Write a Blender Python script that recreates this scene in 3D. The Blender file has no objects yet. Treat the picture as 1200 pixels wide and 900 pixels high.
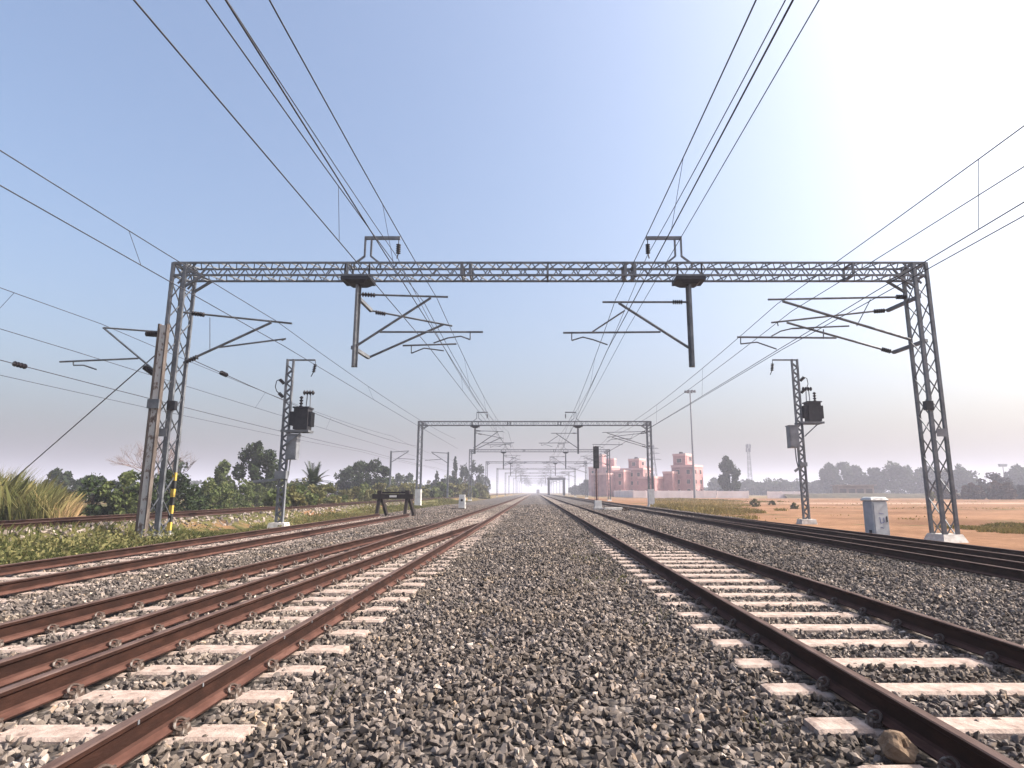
import bpy, math, random
import numpy as np
from mathutils import Vector, Matrix

random.seed(11)
rng = np.random.default_rng(7)
S = bpy.context.scene
COL = S.collection
R = math.radians

# ------------------------------------------------------------------ camera
F, CU, CV, CAMH, PITCH = 712.0, 627.0, 450.0, 1.42, R(10.1)
cp, sp = math.cos(PITCH), math.sin(PITCH)
cam = bpy.data.cameras.new('camera')
camo = bpy.data.objects.new('camera', cam)
COL.objects.link(camo)
cam.sensor_width = 36.0
cam.lens = 36.0 * F / 1200.0
cam.shift_x = -(CU - 600.0) / 1200.0
cam.clip_start, cam.clip_end = 0.05, 20000
camo.location = (0, 0, CAMH)
camo.rotation_euler = (math.pi / 2 + PITCH, 0, 0)
S.camera = camo


def at(u, v, Y):
    """real place of a sight line at the distance Y"""
    dx = (u - CU) / F
    dv = (CV - v) / F
    dy, dz = cp - sp * dv, sp + cp * dv
    k = Y / dy
    return Vector((dx * k, Y, CAMH + dz * k))


# ------------------------------------------------------------------ materials
def nodes(name):
    m = bpy.data.materials.new(name)
    m.use_nodes = True
    nt = m.node_tree
    b = nt.nodes['Principled BSDF']
    return m, nt, b


def N(nt, t, **kw):
    n = nt.nodes.new(t)
    for k, v in kw.items():
        if k in n.inputs:
            n.inputs[k].default_value = v
        else:
            setattr(n, k, v)
    return n


def ramp(nt, fac, stops):
    r = nt.nodes.new('ShaderNodeValToRGB')
    e = r.color_ramp.elements
    while len(e) < len(stops):
        e.new(0.5)
    for el, (p, c) in zip(e, stops):
        el.position = p
        el.color = (*c, 1)
    nt.links.new(fac, r.inputs[0])
    return r.outputs[0]


def noise_mat(name, stops, scale=5.0, detail=6, rough=0.8, metal=0.0, bump=0.0, bscale=None, stretch=None, spec=0.3):
    m, nt, b = nodes(name)
    tc = N(nt, 'ShaderNodeTexCoord')
    src = tc.outputs['Object']
    if stretch:
        mp = N(nt, 'ShaderNodeMapping')
        mp.inputs['Scale'].default_value = stretch
        nt.links.new(src, mp.inputs[0])
        src = mp.outputs[0]
    n = N(nt, 'ShaderNodeTexNoise', Scale=scale, Detail=detail, Roughness=0.6)
    nt.links.new(src, n.inputs['Vector'])
    nt.links.new(ramp(nt, n.outputs['Fac'], stops), b.inputs['Base Color'])
    b.inputs['Roughness'].default_value = rough
    b.inputs['Metallic'].default_value = metal
    b.inputs['Specular IOR Level'].default_value = spec
    if bump:
        n2 = N(nt, 'ShaderNodeTexNoise', Scale=bscale or scale * 4, Detail=4)
        nt.links.new(src, n2.inputs['Vector'])
        bp = N(nt, 'ShaderNodeBump', Strength=bump, Distance=0.02)
        nt.links.new(n2.outputs['Fac'], bp.inputs['Height'])
        nt.links.new(bp.outputs[0], b.inputs['Normal'])
    return m


def attr_mat(name, stops, rough=0.9, extra=0.35, nscale=9.0, spec=0.25, translucent=0.0, tint=False):
    """colour from the point attribute 'tone' with some noise over it"""
    m, nt, b = nodes(name)
    a = N(nt, 'ShaderNodeAttribute', attribute_name='tone')
    tc = N(nt, 'ShaderNodeTexCoord')
    n = N(nt, 'ShaderNodeTexNoise', Scale=nscale, Detail=4)
    nt.links.new(tc.outputs['Object'], n.inputs['Vector'])
    s = N(nt, 'ShaderNodeMath', operation='SUBTRACT')
    nt.links.new(n.outputs['Fac'], s.inputs[0])
    s.inputs[1].default_value = 0.5
    mu = N(nt, 'ShaderNodeMath', operation='MULTIPLY_ADD')
    nt.links.new(s.outputs[0], mu.inputs[0])
    mu.inputs[1].default_value = extra
    nt.links.new(a.outputs['Fac'], mu.inputs[2])
    c = ramp(nt, mu.outputs[0], stops)
    if tint:
        n5 = N(nt, 'ShaderNodeTexNoise', Scale=.9, Detail=5, Roughness=.6)
        nt.links.new(tc.outputs['Object'], n5.inputs['Vector'])
        tn_ = ramp(nt, n5.outputs['Fac'], [(.36, (1.0, .985, 1.0)), (.52, (1.0, .965, .95)), (.68, (1.02, .95, .84))])
        mt = N(nt, 'ShaderNodeMix', data_type='RGBA', blend_type='MULTIPLY')
        mt.inputs[0].default_value = 1.0
        nt.links.new(c, mt.inputs[6])
        nt.links.new(tn_, mt.inputs[7])
        c = mt.outputs[2]
    nt.links.new(c, b.inputs['Base Color'])
    b.inputs['Roughness'].default_value = rough
    b.inputs['Specular IOR Level'].default_value = spec
    if translucent:
        out = nt.nodes['Material Output']
        tr = N(nt, 'ShaderNodeBsdfTranslucent')
        nt.links.new(c, tr.inputs['Color'])
        mx = N(nt, 'ShaderNodeMixShader')
        mx.inputs[0].default_value = translucent
        nt.links.new(b.outputs[0], mx.inputs[1])
        nt.links.new(tr.outputs[0], mx.inputs[2])
        nt.links.new(mx.outputs[0], out.inputs['Surface'])
    return m


M = {}
M['stone'] = attr_mat('crushed_stone', [(0.0, (.034, .029, .0255)), (.35, (.092, .0785, .0695)), (.62, (.150, .1285, .114)),
                                        (.85, (.255, .222, .198)), (.93, (.24, .175, .12)), (1.0, (.41, .37, .335))], extra=0.35, nscale=30, tint=True)
M['dusty_stone'] = attr_mat('dusty_stone', [(0.0, (.08, .065, .055)), (.4, (.17, .14, .118)), (.75, (.27, .225, .19)), (1.0, (.40, .34, .295))], extra=0.3, nscale=30)
M['sleeper'] = noise_mat('sleeper_concrete', [(.26, (.12, .082, .066)), (.42, (.27, .205, .172)), (.58, (.365, .29, .25)), (.75, (.42, .345, .305))], scale=9, detail=12, rough=.9, bump=.35, bscale=60)
M['rust'] = None
M['galv'] = noise_mat('galvanised_steel', [(.3, (.085, .092, .102)), (.55, (.145, .154, .168)), (.8, (.22, .23, .245))], scale=3, rough=.55, metal=.25)
M['galv_light'] = noise_mat('pale_galvanised_steel', [(.3, (.14, .15, .165)), (.6, (.21, .22, .24))], scale=3, rough=.5, metal=.3)
M['dark_steel'] = noise_mat('dark_steel', [(.3, (.012, .012, .016)), (.7, (.026, .026, .032))], scale=6, rough=.6)
M['wire'] = noise_mat('weathered_wire', [(.3, (.028, .028, .034)), (.7, (.05, .05, .058))], scale=2, rough=.6, metal=.2)
M['insulator'] = noise_mat('insulator_glaze', [(.3, (.008, .006, .007)), (.7, (.016, .012, .013))], scale=8, rough=.3)
M['rusty_mast'] = noise_mat('rusty_mast_steel', [(.34, (.07, .05, .042)), (.42, (.17, .13, .11)), (.47, (.36, .345, .335)), (.8, (.44, .43, .42))], scale=3.2, detail=10, rough=.7, stretch=(2, 2, 1.1))
M['rust_brown'] = noise_mat('rust_brown_steel', [(.3, (.042, .033, .029)), (.5, (.085, .068, .060)), (.72, (.16, .138, .125))], scale=3, detail=9, rough=.85, stretch=(2, 2, .5))
M['white_paint'] = noise_mat('white_paint', [(.3, (.48, .46, .44)), (.6, (.62, .61, .585))], scale=3, rough=.6)
M['lime'] = noise_mat('limewashed_concrete', [(.3, (.34, .31, .28)), (.55, (.52, .49, .46)), (.8, (.62, .60, .57))], scale=4, rough=.95, bump=.5, bscale=12)
M['cabinet_grey'] = noise_mat('cabinet_grey_paint', [(.3, (.30, .31, .33)), (.7, (.42, .43, .45))], scale=4, rough=.5)
M['marker_ink'] = noise_mat('marker_ink', [(.3, (.09, .10, .22)), (.7, (.16, .17, .32))], scale=4, rough=.5)
M['yellow'] = noise_mat('yellow_paint', [(.3, (.34, .23, .04)), (.7, (.46, .33, .07))], scale=5, rough=.6)
M['black'] = noise_mat('black_paint', [(.3, (.016, .016, .017)), (.7, (.035, .035, .036))], scale=5, rough=.6)
M['signal_red'] = noise_mat('dull_red_paint', [(.3, (.055, .022, .020)), (.7, (.10, .038, .034))], scale=5, rough=.6)
M['timber'] = noise_mat('dark_tarred_timber', [(.3, (.010, .007, .006)), (.7, (.024, .016, .014))], scale=5, rough=.85)
M['pink'] = noise_mat('pink_wall_paint', [(.3, (.30, .150, .148)), (.5, (.42, .218, .212)), (.75, (.52, .295, .285))], scale=.5, detail=8, rough=.9)
M['pink_trim'] = noise_mat('pale_pink_trim', [(.3, (.56, .34, .315)), (.7, (.64, .42, .395))], scale=.8, rough=.9)
M['glass_bay_dark'] = noise_mat('dark_glass_bay_shade', [(.3, (.045, .036, .038)), (.7, (.08, .066, .068))], scale=1, rough=.2)
M['boundary'] = noise_mat('boundary_wall_wash', [(.3, (.66, .56, .54)), (.55, (.80, .70, .68)), (.8, (.84, .76, .74))], scale=.25, detail=8, rough=.95)
M['shed_wall'] = noise_mat('shed_brick', [(.3, (.16, .12, .10)), (.7, (.28, .22, .19))], scale=.8, rough=.95)
M['thatch'] = attr_mat('old_straw', [(0, (.035, .022, .015)), (.5, (.085, .050, .032)), (1, (.15, .095, .062))], extra=.4, nscale=.6)
M['thatch_grey'] = attr_mat('weathered_straw', [(0, (.035, .033, .030)), (.5, (.075, .070, .064)), (1, (.13, .12, .11))], extra=.4, nscale=.6)
M['bark'] = noise_mat('bark', [(.3, (.055, .040, .030)), (.7, (.13, .10, .075))], scale=6, rough=.95, bump=.6, bscale=18)
M['twig'] = noise_mat('pale_twigs', [(.3, (.13, .10, .098)), (.7, (.23, .185, .18))], scale=3, rough=.9)
M['leaf_dark'] = attr_mat('dark_leaves', [(0, (.009, .016, .006)), (.5, (.024, .040, .012)), (1, (.060, .082, .026))], extra=.5, nscale=.7, translucent=.2)
M['leaf_mid'] = attr_mat('green_leaves', [(0, (.036, .050, .016)), (.5, (.082, .106, .034)), (1, (.15, .162, .060))], extra=.5, nscale=.7, translucent=.25)
M['leaf_olive'] = attr_mat('olive_leaves', [(0, (.056, .060, .021)), (.5, (.118, .116, .043)), (1, (.20, .175, .072))], extra=.5, nscale=.7, translucent=.25)
M['reed'] = attr_mat('reed_blades', [(0, (.055, .066, .020)), (.35, (.125, .128, .042)), (.7, (.235, .195, .08)), (1, (.36, .24, .125))], extra=.35, nscale=.5, translucent=.3)
M['grass'] = attr_mat('grass_blades', [(0, (.032, .046, .013)), (.4, (.076, .086, .026)), (.75, (.15, .135, .05)), (1, (.26, .185, .09))], extra=.5, nscale=.35, translucent=.25)
M['drygrass'] = attr_mat('dry_grass_blades', [(0, (.07, .066, .018)), (.5, (.21, .16, .05)), (1, (.36, .25, .11))], extra=.5, nscale=.25, translucent=.25)
M['tan_rock'] = noise_mat('tan_rock', [(.3, (.10, .065, .040)), (.7, (.22, .15, .098))], scale=14, rough=.85, bump=.4, bscale=40)
M['train'] = noise_mat('train_dark_paint', [(.3, (.03, .02, .02)), (.7, (.06, .04, .035))], scale=1, rough=.5)


def bed_material():
    m, nt, b = nodes('ballast_bed_stone')
    tc = N(nt, 'ShaderNodeTexCoord')
    v = N(nt, 'ShaderNodeTexVoronoi', Scale=14.0)
    nt.links.new(tc.outputs['Object'], v.inputs['Vector'])
    sx = N(nt, 'ShaderNodeSeparateColor')
    nt.links.new(v.outputs['Color'], sx.inputs[0])
    c = ramp(nt, sx.outputs[0], [(0, (.020, .0175, .016)), (.5, (.075, .0645, .0585)), (1, (.19, .166, .152))])
    # dusty, sand coloured stretches between the rails
    n = N(nt, 'ShaderNodeTexNoise', Scale=.35, Detail=6)
    nt.links.new(tc.outputs['Object'], n.inputs['Vector'])
    sep = N(nt, 'ShaderNodeSeparateXYZ')
    nt.links.new(tc.outputs['Object'], sep.inputs[0])

    def band(x0, hw):
        a = N(nt, 'ShaderNodeMath', operation='SUBTRACT')
        nt.links.new(sep.outputs[0], a.inputs[0])
        a.inputs[1].default_value = x0
        ab = N(nt, 'ShaderNodeMath', operation='ABSOLUTE')
        nt.links.new(a.outputs[0], ab.inputs[0])
        lt = N(nt, 'ShaderNodeMath', operation='LESS_THAN')
        nt.links.new(ab.outputs[0], lt.inputs[0])
        lt.inputs[1].default_value = hw
        return lt.outputs[0]
    s1 = N(nt, 'ShaderNodeMath', operation='ADD')
    nt.links.new(band(3.08, .86), s1.inputs[0])
    nt.links.new(band(-3.1, .86), s1.inputs[1])
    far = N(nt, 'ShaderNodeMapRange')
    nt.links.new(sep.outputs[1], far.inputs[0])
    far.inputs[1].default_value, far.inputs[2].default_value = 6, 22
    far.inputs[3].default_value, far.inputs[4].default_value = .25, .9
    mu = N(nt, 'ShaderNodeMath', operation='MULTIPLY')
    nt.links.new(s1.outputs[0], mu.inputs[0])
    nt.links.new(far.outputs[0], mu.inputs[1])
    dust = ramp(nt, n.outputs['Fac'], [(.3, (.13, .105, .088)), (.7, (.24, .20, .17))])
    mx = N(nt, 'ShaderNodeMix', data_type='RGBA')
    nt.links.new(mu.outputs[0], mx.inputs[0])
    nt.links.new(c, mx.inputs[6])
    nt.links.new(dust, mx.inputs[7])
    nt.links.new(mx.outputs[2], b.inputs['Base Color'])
    b.inputs['Roughness'].default_value = .95
    b.inputs['Specular IOR Level'].default_value = .15
    bp = N(nt, 'ShaderNodeBump', Strength=1.0, Distance=.06)
    inv = N(nt, 'ShaderNodeMath', operation='SUBTRACT')
    inv.inputs[0].default_value = .6
    nt.links.new(v.outputs['Distance'], inv.inputs[1])
    nt.links.new(inv.outputs[0], bp.inputs['Height'])
    nt.links.new(bp.outputs[0], b.inputs['Normal'])
    return m


def ground_material():
    m, nt, b = nodes('open_ground')
    tc = N(nt, 'ShaderNodeTexCoord')
    sep = N(nt, 'ShaderNodeSeparateXYZ')
    nt.links.new(tc.outputs['Object'], sep.inputs[0])
    n1 = N(nt, 'ShaderNodeTexNoise', Scale=.16, Detail=9, Roughness=.62)
    n2 = N(nt, 'ShaderNodeTexNoise', Scale=.11, Detail=10, Roughness=.68)
    n3 = N(nt, 'ShaderNodeTexNoise', Scale=2.2, Detail=12, Roughness=.75)
    for n in (n1, n2, n3):
        nt.links.new(tc.outputs['Object'], n.inputs['Vector'])
    sand = ramp(nt, n3.outputs['Fac'], [(.25, (.125, .062, .031)), (.5, (.205, .110, .060)), (.75, (.285, .172, .106))])
    grass = ramp(nt, n3.outputs['Fac'], [(.25, (.030, .034, .011)), (.5, (.075, .072, .025)), (.75, (.16, .125, .055))])
    field = ramp(nt, n1.outputs['Fac'], [(.35, (.08, .075, .03)), (.55, (.18, .125, .06)), (.7, (.28, .175, .10))])
    dk = ramp(nt, n2.outputs['Fac'], [(.38, (.62, .56, .50)), (.5, (.92, .90, .88)), (.62, (1.15, 1.15, 1.15))])
    md = N(nt, 'ShaderNodeMix', data_type='RGBA', blend_type='MULTIPLY')
    md.inputs[0].default_value = 1.0
    nt.links.new(sand, md.inputs[6])
    nt.links.new(dk, md.inputs[7])
    sand = md.outputs[2]
    # right-hand side: sand with patches of weeds
    pr = ramp(nt, n1.outputs['Fac'], [(.58, (0, 0, 0)), (.66, (1, 1, 1))])
    mr = N(nt, 'ShaderNodeMix', data_type='RGBA')
    nt.links.new(pr, mr.inputs[0])
    nt.links.new(sand, mr.inputs[6])
    nt.links.new(grass, mr.inputs[7])
    # left-hand side: weeds with bare earth patches
    pl = ramp(nt, n1.outputs['Fac'], [(.52, (0, 0, 0)), (.60, (1, 1, 1))])
    ml = N(nt, 'ShaderNodeMix', data_type='RGBA')
    nt.links.new(pl, ml.inputs[0])
    nt.links.new(grass, ml.inputs[6])
    nt.links.new(sand, ml.inputs[7])
    side = N(nt, 'ShaderNodeMapRange')
    nt.links.new(sep.outputs[0], side.inputs[0])
    side.inputs[1].default_value, side.inputs[2].default_value = 6.0, 7.0
    ms = N(nt, 'ShaderNodeMix', data_type='RGBA')
    nt.links.new(side.outputs[0], ms.inputs[0])
    nt.links.new(ml.outputs[2], ms.inputs[6])
    nt.links.new(mr.outputs[2], ms.inputs[7])
    # a pale worn track crossing the sand
    wob = N(nt, 'ShaderNodeMath', operation='MULTIPLY_ADD')
    nt.links.new(n2.outputs['Fac'], wob.inputs[0])
    wob.inputs[1].default_value = 16.0
    nt.links.new(sep.outputs[1], wob.inputs[2])
    ax = N(nt, 'ShaderNodeMath', operation='MULTIPLY_ADD')
    nt.links.new(sep.outputs[0], ax.inputs[0])
    ax.inputs[1].default_value = -.10
    nt.links.new(wob.outputs[0], ax.inputs[2])
    dd = N(nt, 'ShaderNodeMath', operation='SUBTRACT')
    nt.links.new(ax.outputs[0], dd.inputs[0])
    dd.inputs[1].default_value = 96.0
    ab = N(nt, 'ShaderNodeMath', operation='ABSOLUTE')
    nt.links.new(dd.outputs[0], ab.inputs[0])
    pm = N(nt, 'ShaderNodeMapRange')
    nt.links.new(ab.outputs[0], pm.inputs[0])
    pm.inputs[1].default_value, pm.inputs[2].default_value = 9.0, 4.0
    pm.inputs[3].default_value, pm.inputs[4].default_value = 0.0, .75
    gate = N(nt, 'ShaderNodeMapRange')
    nt.links.new(sep.outputs[0], gate.inputs[0])
    gate.inputs[1].default_value, gate.inputs[2].default_value = 26, 46
    pg = N(nt, 'ShaderNodeMath', operation='MULTIPLY')
    nt.links.new(pm.outputs[0], pg.inputs[0])
    nt.links.new(gate.outputs[0], pg.inputs[1])
    mp_ = N(nt, 'ShaderNodeMix', data_type='RGBA')
    nt.links.new(pg.outputs[0], mp_.inputs[0])
    nt.links.new(ms.outputs[2], mp_.inputs[6])
    mp_.inputs[7].default_value = (.36, .25, .19, 1)
    far = N(nt, 'ShaderNodeMapRange')
    nt.links.new(sep.outputs[1], far.inputs[0])
    far.inputs[1].default_value, far.inputs[2].default_value = 150, 200
    mf = N(nt, 'ShaderNodeMix', data_type='RGBA')
    nt.links.new(far.outputs[0], mf.inputs[0])
    nt.links.new(mp_.outputs[2], mf.inputs[6])
    nt.links.new(field, mf.inputs[7])
    nt.links.new(mf.outputs[2], b.inputs['Base Color'])
    b.inputs['Roughness'].default_value = .97
    b.inputs['Specular IOR Level'].default_value = .1
    bp = N(nt, 'ShaderNodeBump', Strength=.6, Distance=.12)
    nt.links.new(n3.outputs['Fac'], bp.inputs['Height'])
    nt.links.new(bp.outputs[0], b.inputs['Normal'])
    return m


def rust_material():
    """dark rust sides; lighter upward faces, reddish at the foot and greyer at the head"""
    m, nt, b = nodes('rail_rust')
    tc = N(nt, 'ShaderNodeTexCoord')
    mp = N(nt, 'ShaderNodeMapping')
    mp.inputs['Scale'].default_value = (1, .3, 1)
    nt.links.new(tc.outputs['Object'], mp.inputs[0])
    n = N(nt, 'ShaderNodeTexNoise', Scale=10.0, Detail=8, Roughness=.65)
    nt.links.new(mp.outputs[0], n.inputs['Vector'])
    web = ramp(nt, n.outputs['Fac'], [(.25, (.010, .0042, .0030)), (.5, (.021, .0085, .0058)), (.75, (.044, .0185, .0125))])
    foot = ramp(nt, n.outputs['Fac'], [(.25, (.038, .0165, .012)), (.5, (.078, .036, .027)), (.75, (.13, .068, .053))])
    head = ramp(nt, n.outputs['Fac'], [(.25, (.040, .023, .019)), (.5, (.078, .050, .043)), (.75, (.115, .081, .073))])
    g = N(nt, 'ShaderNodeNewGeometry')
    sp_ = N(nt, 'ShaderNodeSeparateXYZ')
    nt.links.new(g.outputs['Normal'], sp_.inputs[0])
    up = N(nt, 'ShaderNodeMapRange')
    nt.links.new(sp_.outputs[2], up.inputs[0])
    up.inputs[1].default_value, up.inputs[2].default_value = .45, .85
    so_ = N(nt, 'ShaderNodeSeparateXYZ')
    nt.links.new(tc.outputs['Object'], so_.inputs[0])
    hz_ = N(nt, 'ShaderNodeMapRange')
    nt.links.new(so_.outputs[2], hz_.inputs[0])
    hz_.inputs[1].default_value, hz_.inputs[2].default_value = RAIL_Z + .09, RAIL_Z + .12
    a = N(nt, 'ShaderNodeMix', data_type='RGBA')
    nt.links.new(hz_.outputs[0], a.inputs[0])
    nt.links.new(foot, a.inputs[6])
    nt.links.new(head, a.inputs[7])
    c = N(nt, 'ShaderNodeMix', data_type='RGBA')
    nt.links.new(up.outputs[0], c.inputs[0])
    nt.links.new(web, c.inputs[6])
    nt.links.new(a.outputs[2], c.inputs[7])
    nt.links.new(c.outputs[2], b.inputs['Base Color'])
    b.inputs['Roughness'].default_value = .8
    b.inputs['Specular IOR Level'].default_value = .15
    n2 = N(nt, 'ShaderNodeTexNoise', Scale=90.0, Detail=4)
    nt.links.new(mp.outputs[0], n2.inputs['Vector'])
    bp = N(nt, 'ShaderNodeBump', Strength=.25, Distance=.01)
    nt.links.new(n2.outputs['Fac'], bp.inputs['Height'])
    nt.links.new(bp.outputs[0], b.inputs['Normal'])
    return m


RAIL_Z = .018
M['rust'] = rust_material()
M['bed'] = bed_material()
M['ground'] = ground_material()


# ------------------------------------------------------------------ mesh helpers
def link(name, me, mat, parent=None):
    o = bpy.data.objects.new(name, me)
    COL.objects.link(o)
    if mat is not None and not me.materials:
        me.materials.append(mat)
    if parent is not None:
        o.parent = parent
    return o


def tag(o, label=None, cat=None, group=None, kind=None):
    if label: o['label'] = label
    if cat: o['category'] = cat
    if group: o['group'] = group
    if kind: o['kind'] = kind
    return o


def thing(name, label, cat, loc=(0, 0, 0), rotz=0.0, group=None):
    o = bpy.data.objects.new(name, None)
    COL.objects.link(o)
    o.location = loc
    o.rotation_euler = (0, 0, rotz)
    o.empty_display_size = .3
    return tag(o, label, cat, group)


def copy_tree(o, parent=None):
    c = o.copy()
    COL.objects.link(c)
    c.parent = parent
    for ch in o.children:
        copy_tree(ch, c)
    return c


class MB:
    """collects boxes, bars, tubes into one mesh; points are given in world space, origin is taken off at build"""
    def __init__(s):
        s.v, s.f = [], []

    def add(s, vs, fs):
        b = len(s.v)
        s.v += [tuple(x) for x in vs]
        s.f += [tuple(i + b for i in f) for f in fs]

    def box(s, c, size, rz=0.0, taper=1.0):
        cx, cy, cz = c
        hx, hy, hz = [a / 2 for a in size]
        cc, ss = math.cos(rz), math.sin(rz)
        vs = []
        for dz, t in ((-hz, 1.0), (hz, taper)):
            for dx, dy in ((-hx, -hy), (hx, -hy), (hx, hy), (-hx, hy)):
                x, y = dx * t, dy * t
                vs.append((cx + x * cc - y * ss, cy + x * ss + y * cc, cz + dz))
        s.add(vs, [(0, 3, 2, 1), (4, 5, 6, 7), (0, 1, 5, 4), (1, 2, 6, 5), (2, 3, 7, 6), (3, 0, 4, 7)])

    def bar(s, p, q, w, h=None, up=(0, 0, 1)):
        p, q = Vector(p), Vector(q)
        h = h or w
        d = (q - p).normalized()
        u = Vector(up)
        if abs(d.dot(u)) > .98:
            u = Vector((0, 1, 0))
        a = d.cross(u).normalized() * (w / 2)
        b = a.cross(d).normalized() * (h / 2)
        vs = [p - a - b, p + a - b, p + a + b, p - a + b, q - a - b, q + a - b, q + a + b, q - a + b]
        s.add(vs, [(0, 3, 2, 1), (4, 5, 6, 7), (0, 1, 5, 4), (1, 2, 6, 5), (2, 3, 7, 6), (3, 0, 4, 7)])

    def tube(s, pts, r, n=6, cap=True):
        pts = [Vector(p) for p in pts]
        rs = r if isinstance(r, (list, tuple)) else [r] * len(pts)
        vs, fs = [], []
        prev = None
        for i, p in enumerate(pts):
            d = (pts[min(i + 1, len(pts) - 1)] - pts[max(i - 1, 0)]).normalized()
            a = prev - d * prev.dot(d) if prev is not None else d.orthogonal()
            if a.length < 1e-6:
                a = d.orthogonal()
            a.normalize()
            prev = a
            b = d.cross(a)
            for k in range(n):
                t = 2 * math.pi * k / n
                vs.append(p + (a * math.cos(t) + b * math.sin(t)) * rs[i])
        for i in range(len(pts) - 1):
            for k in range(n):
                k2 = (k + 1) % n
                fs.append((i * n + k, i * n + k2, (i + 1) * n + k2, (i + 1) * n + k))
        if cap:
            fs.append(tuple(range(n - 1, -1, -1)))
            fs.append(tuple(range((len(pts) - 1) * n, len(pts) * n)))
        s.add(vs, fs)

    def insulator(s, p, q, r=.075, sheds=6):
        """ribbed rod of sheds between p and q"""
        p, q = Vector(p), Vector(q)
        pts, rs = [p], [r * .35]
        for i in range(sheds):
            for t, k in ((.1, .45), (.35, 1.0), (.6, 1.0), (.9, .45)):
                pts.append(p.lerp(q, (i + t) / sheds))
                rs.append(r * k)
        pts.append(q)
        rs.append(r * .35)
        s.tube(pts, rs, 10)

    def build(s, name, mat, parent=None, origin=(0, 0, 0), smooth=False):
        me = bpy.data.meshes.new(name)
        ox, oy, oz = origin
        me.from_pydata([(x - ox, y - oy, z - oz) for x, y, z in s.v], [], s.f)
        if smooth:
            me.shade_smooth()
        o = link(name, me, mat, parent)
        if parent is None:
            o.location = origin
        return o


def np_mesh(name, verts, loops, sizes, tone=None, flat=True):
    me = bpy.data.meshes.new(name)
    verts = np.ascontiguousarray(verts, dtype=np.float32)
    me.vertices.add(len(verts))
    me.vertices.foreach_set('co', verts.ravel())
    me.loops.add(len(loops))
    me.loops.foreach_set('vertex_index', np.ascontiguousarray(loops, dtype=np.int32))
    starts = np.zeros(len(sizes), dtype=np.int32)
    starts[1:] = np.cumsum(sizes)[:-1]
    me.polygons.add(len(sizes))
    me.polygons.foreach_set('loop_start', starts)
    me.update(calc_edges=True)
    if flat:
        me.shade_flat()
    else:
        me.shade_smooth()
    if tone is not None:
        a = me.attributes.new('tone', 'FLOAT', 'POINT')
        a.data.foreach_set('value', np.ascontiguousarray(tone, dtype=np.float32))
    return me


def wave(x, y, seed=0):
    """cheap smooth noise in about -1..1"""
    r = np.random.default_rng(seed)
    out = 0
    for k in range(5):
        a = r.uniform(0, 6.28)
        f = .5 * 1.7 ** k
        out = out + np.sin((x * math.cos(a) + y * math.sin(a)) * f + r.uniform(0, 6.28)) / 1.4 ** k
    return out / 2.6


# ------------------------------------------------------------------ ground and ballast bed
A_X, C_X = -2.22, -3.96            # left main line rails
RL, RR = 2.20, 3.95                # right main line rails
L2A, L2B = -7.40, -9.14            # siding rails
R2A, R2B = 7.80, 9.54              # far right track
TOE_L, TOE_R = 26.0, 34.0
RAIL_Z, RAIL_TOP = .018, .19
L3C, L3Z = -16.0, .52              # low embankment on the left


def off_l(y):
    return 1.16 * (1 - np.clip(np.maximum(y, 0) / TOE_L, 0, 1) ** 2)


def off_r(y):
    return .98 * (1 - np.clip(np.maximum(y, 0) / TOE_R, 0, 1) ** 2)


def bed_z(x, y):
    z = -.038 + .018 * wave(x * 2.3, y * 2.3, 3)
    z = z + .085 * np.exp(-((x - .1) / .9) ** 2) - .035 * np.exp(-((x - 1.25) / .35) ** 2)
    z = z + .05 * np.exp(-((x - 5.8) / .6) ** 2) + .05 * np.exp(-((x + 6.35) / .45) ** 2)
    # beyond the near stretch the stone lies level with the sleeper tops in the right track
    z = z + .05 * np.clip((y - 15) / 6, 0, 1) * (np.abs(x - 3.08) < .8)
    left = np.clip((-10.1 - x) / .9, 0, 1)
    right = np.clip((x - 11.35) / .9, 0, 1)
    return z - .30 * np.maximum(left, right)


def ground_z(x, y):
    z = -.16 + .05 * wave(x * .35, y * .35, 5)
    inside = (x > -10.4) & (x < 11.7)
    z = np.where(inside, -.45, z)
    bank = np.clip(1 - (np.abs(x - L3C) - 2.0) / .9, 0, 1)
    z = z + bank * (.50)
    z = z - .12 * np.clip((np.abs(x) - 25) / 60, 0, 1)
    return z


def sheet(name, xs, ys, zf, mat):
    X, Y = np.meshgrid(xs, ys)
    Z = zf(X, Y)
    nx, ny = len(xs), len(ys)
    v = np.stack([X, Y, Z], -1).reshape(-1, 3)
    i = np.arange(nx * ny).reshape(ny, nx)
    q = np.stack([i[:-1, :-1], i[:-1, 1:], i[1:, 1:], i[1:, :-1]], -1).reshape(-1, 4)
    me = np_mesh(name, v, q.ravel(), np.full(len(q), 4), flat=False)
    return link(name, me, mat)


xs = np.concatenate([[-4000, -2000, -900, -400, -200, -120, -80, -60, -50, -42, -36, -31, -27], np.arange(-24, 26.1, .5),
                     [28, 31, 36, 42, 50, 60, 80, 120, 200, 400, 900, 2000, 4000]])
ys = np.concatenate([[-200, -60, -20], np.arange(-6, 60, 1.0), np.arange(60, 200, 5), [220, 260, 320, 400, 600, 900, 1500, 2500, 4000]])
tag(sheet('ground', xs, ys, ground_z, M['ground']), kind='structure')
xs = np.arange(-11.2, 12.5, .2)
ys = np.concatenate([np.arange(-4, 34, .2), np.arange(34, 80, 1.0), np.arange(80, 300, 6), [350, 450, 600, 900, 1400]])
tag(sheet('ballast_bed', xs, ys, bed_z, M['bed']), kind='structure')


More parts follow.
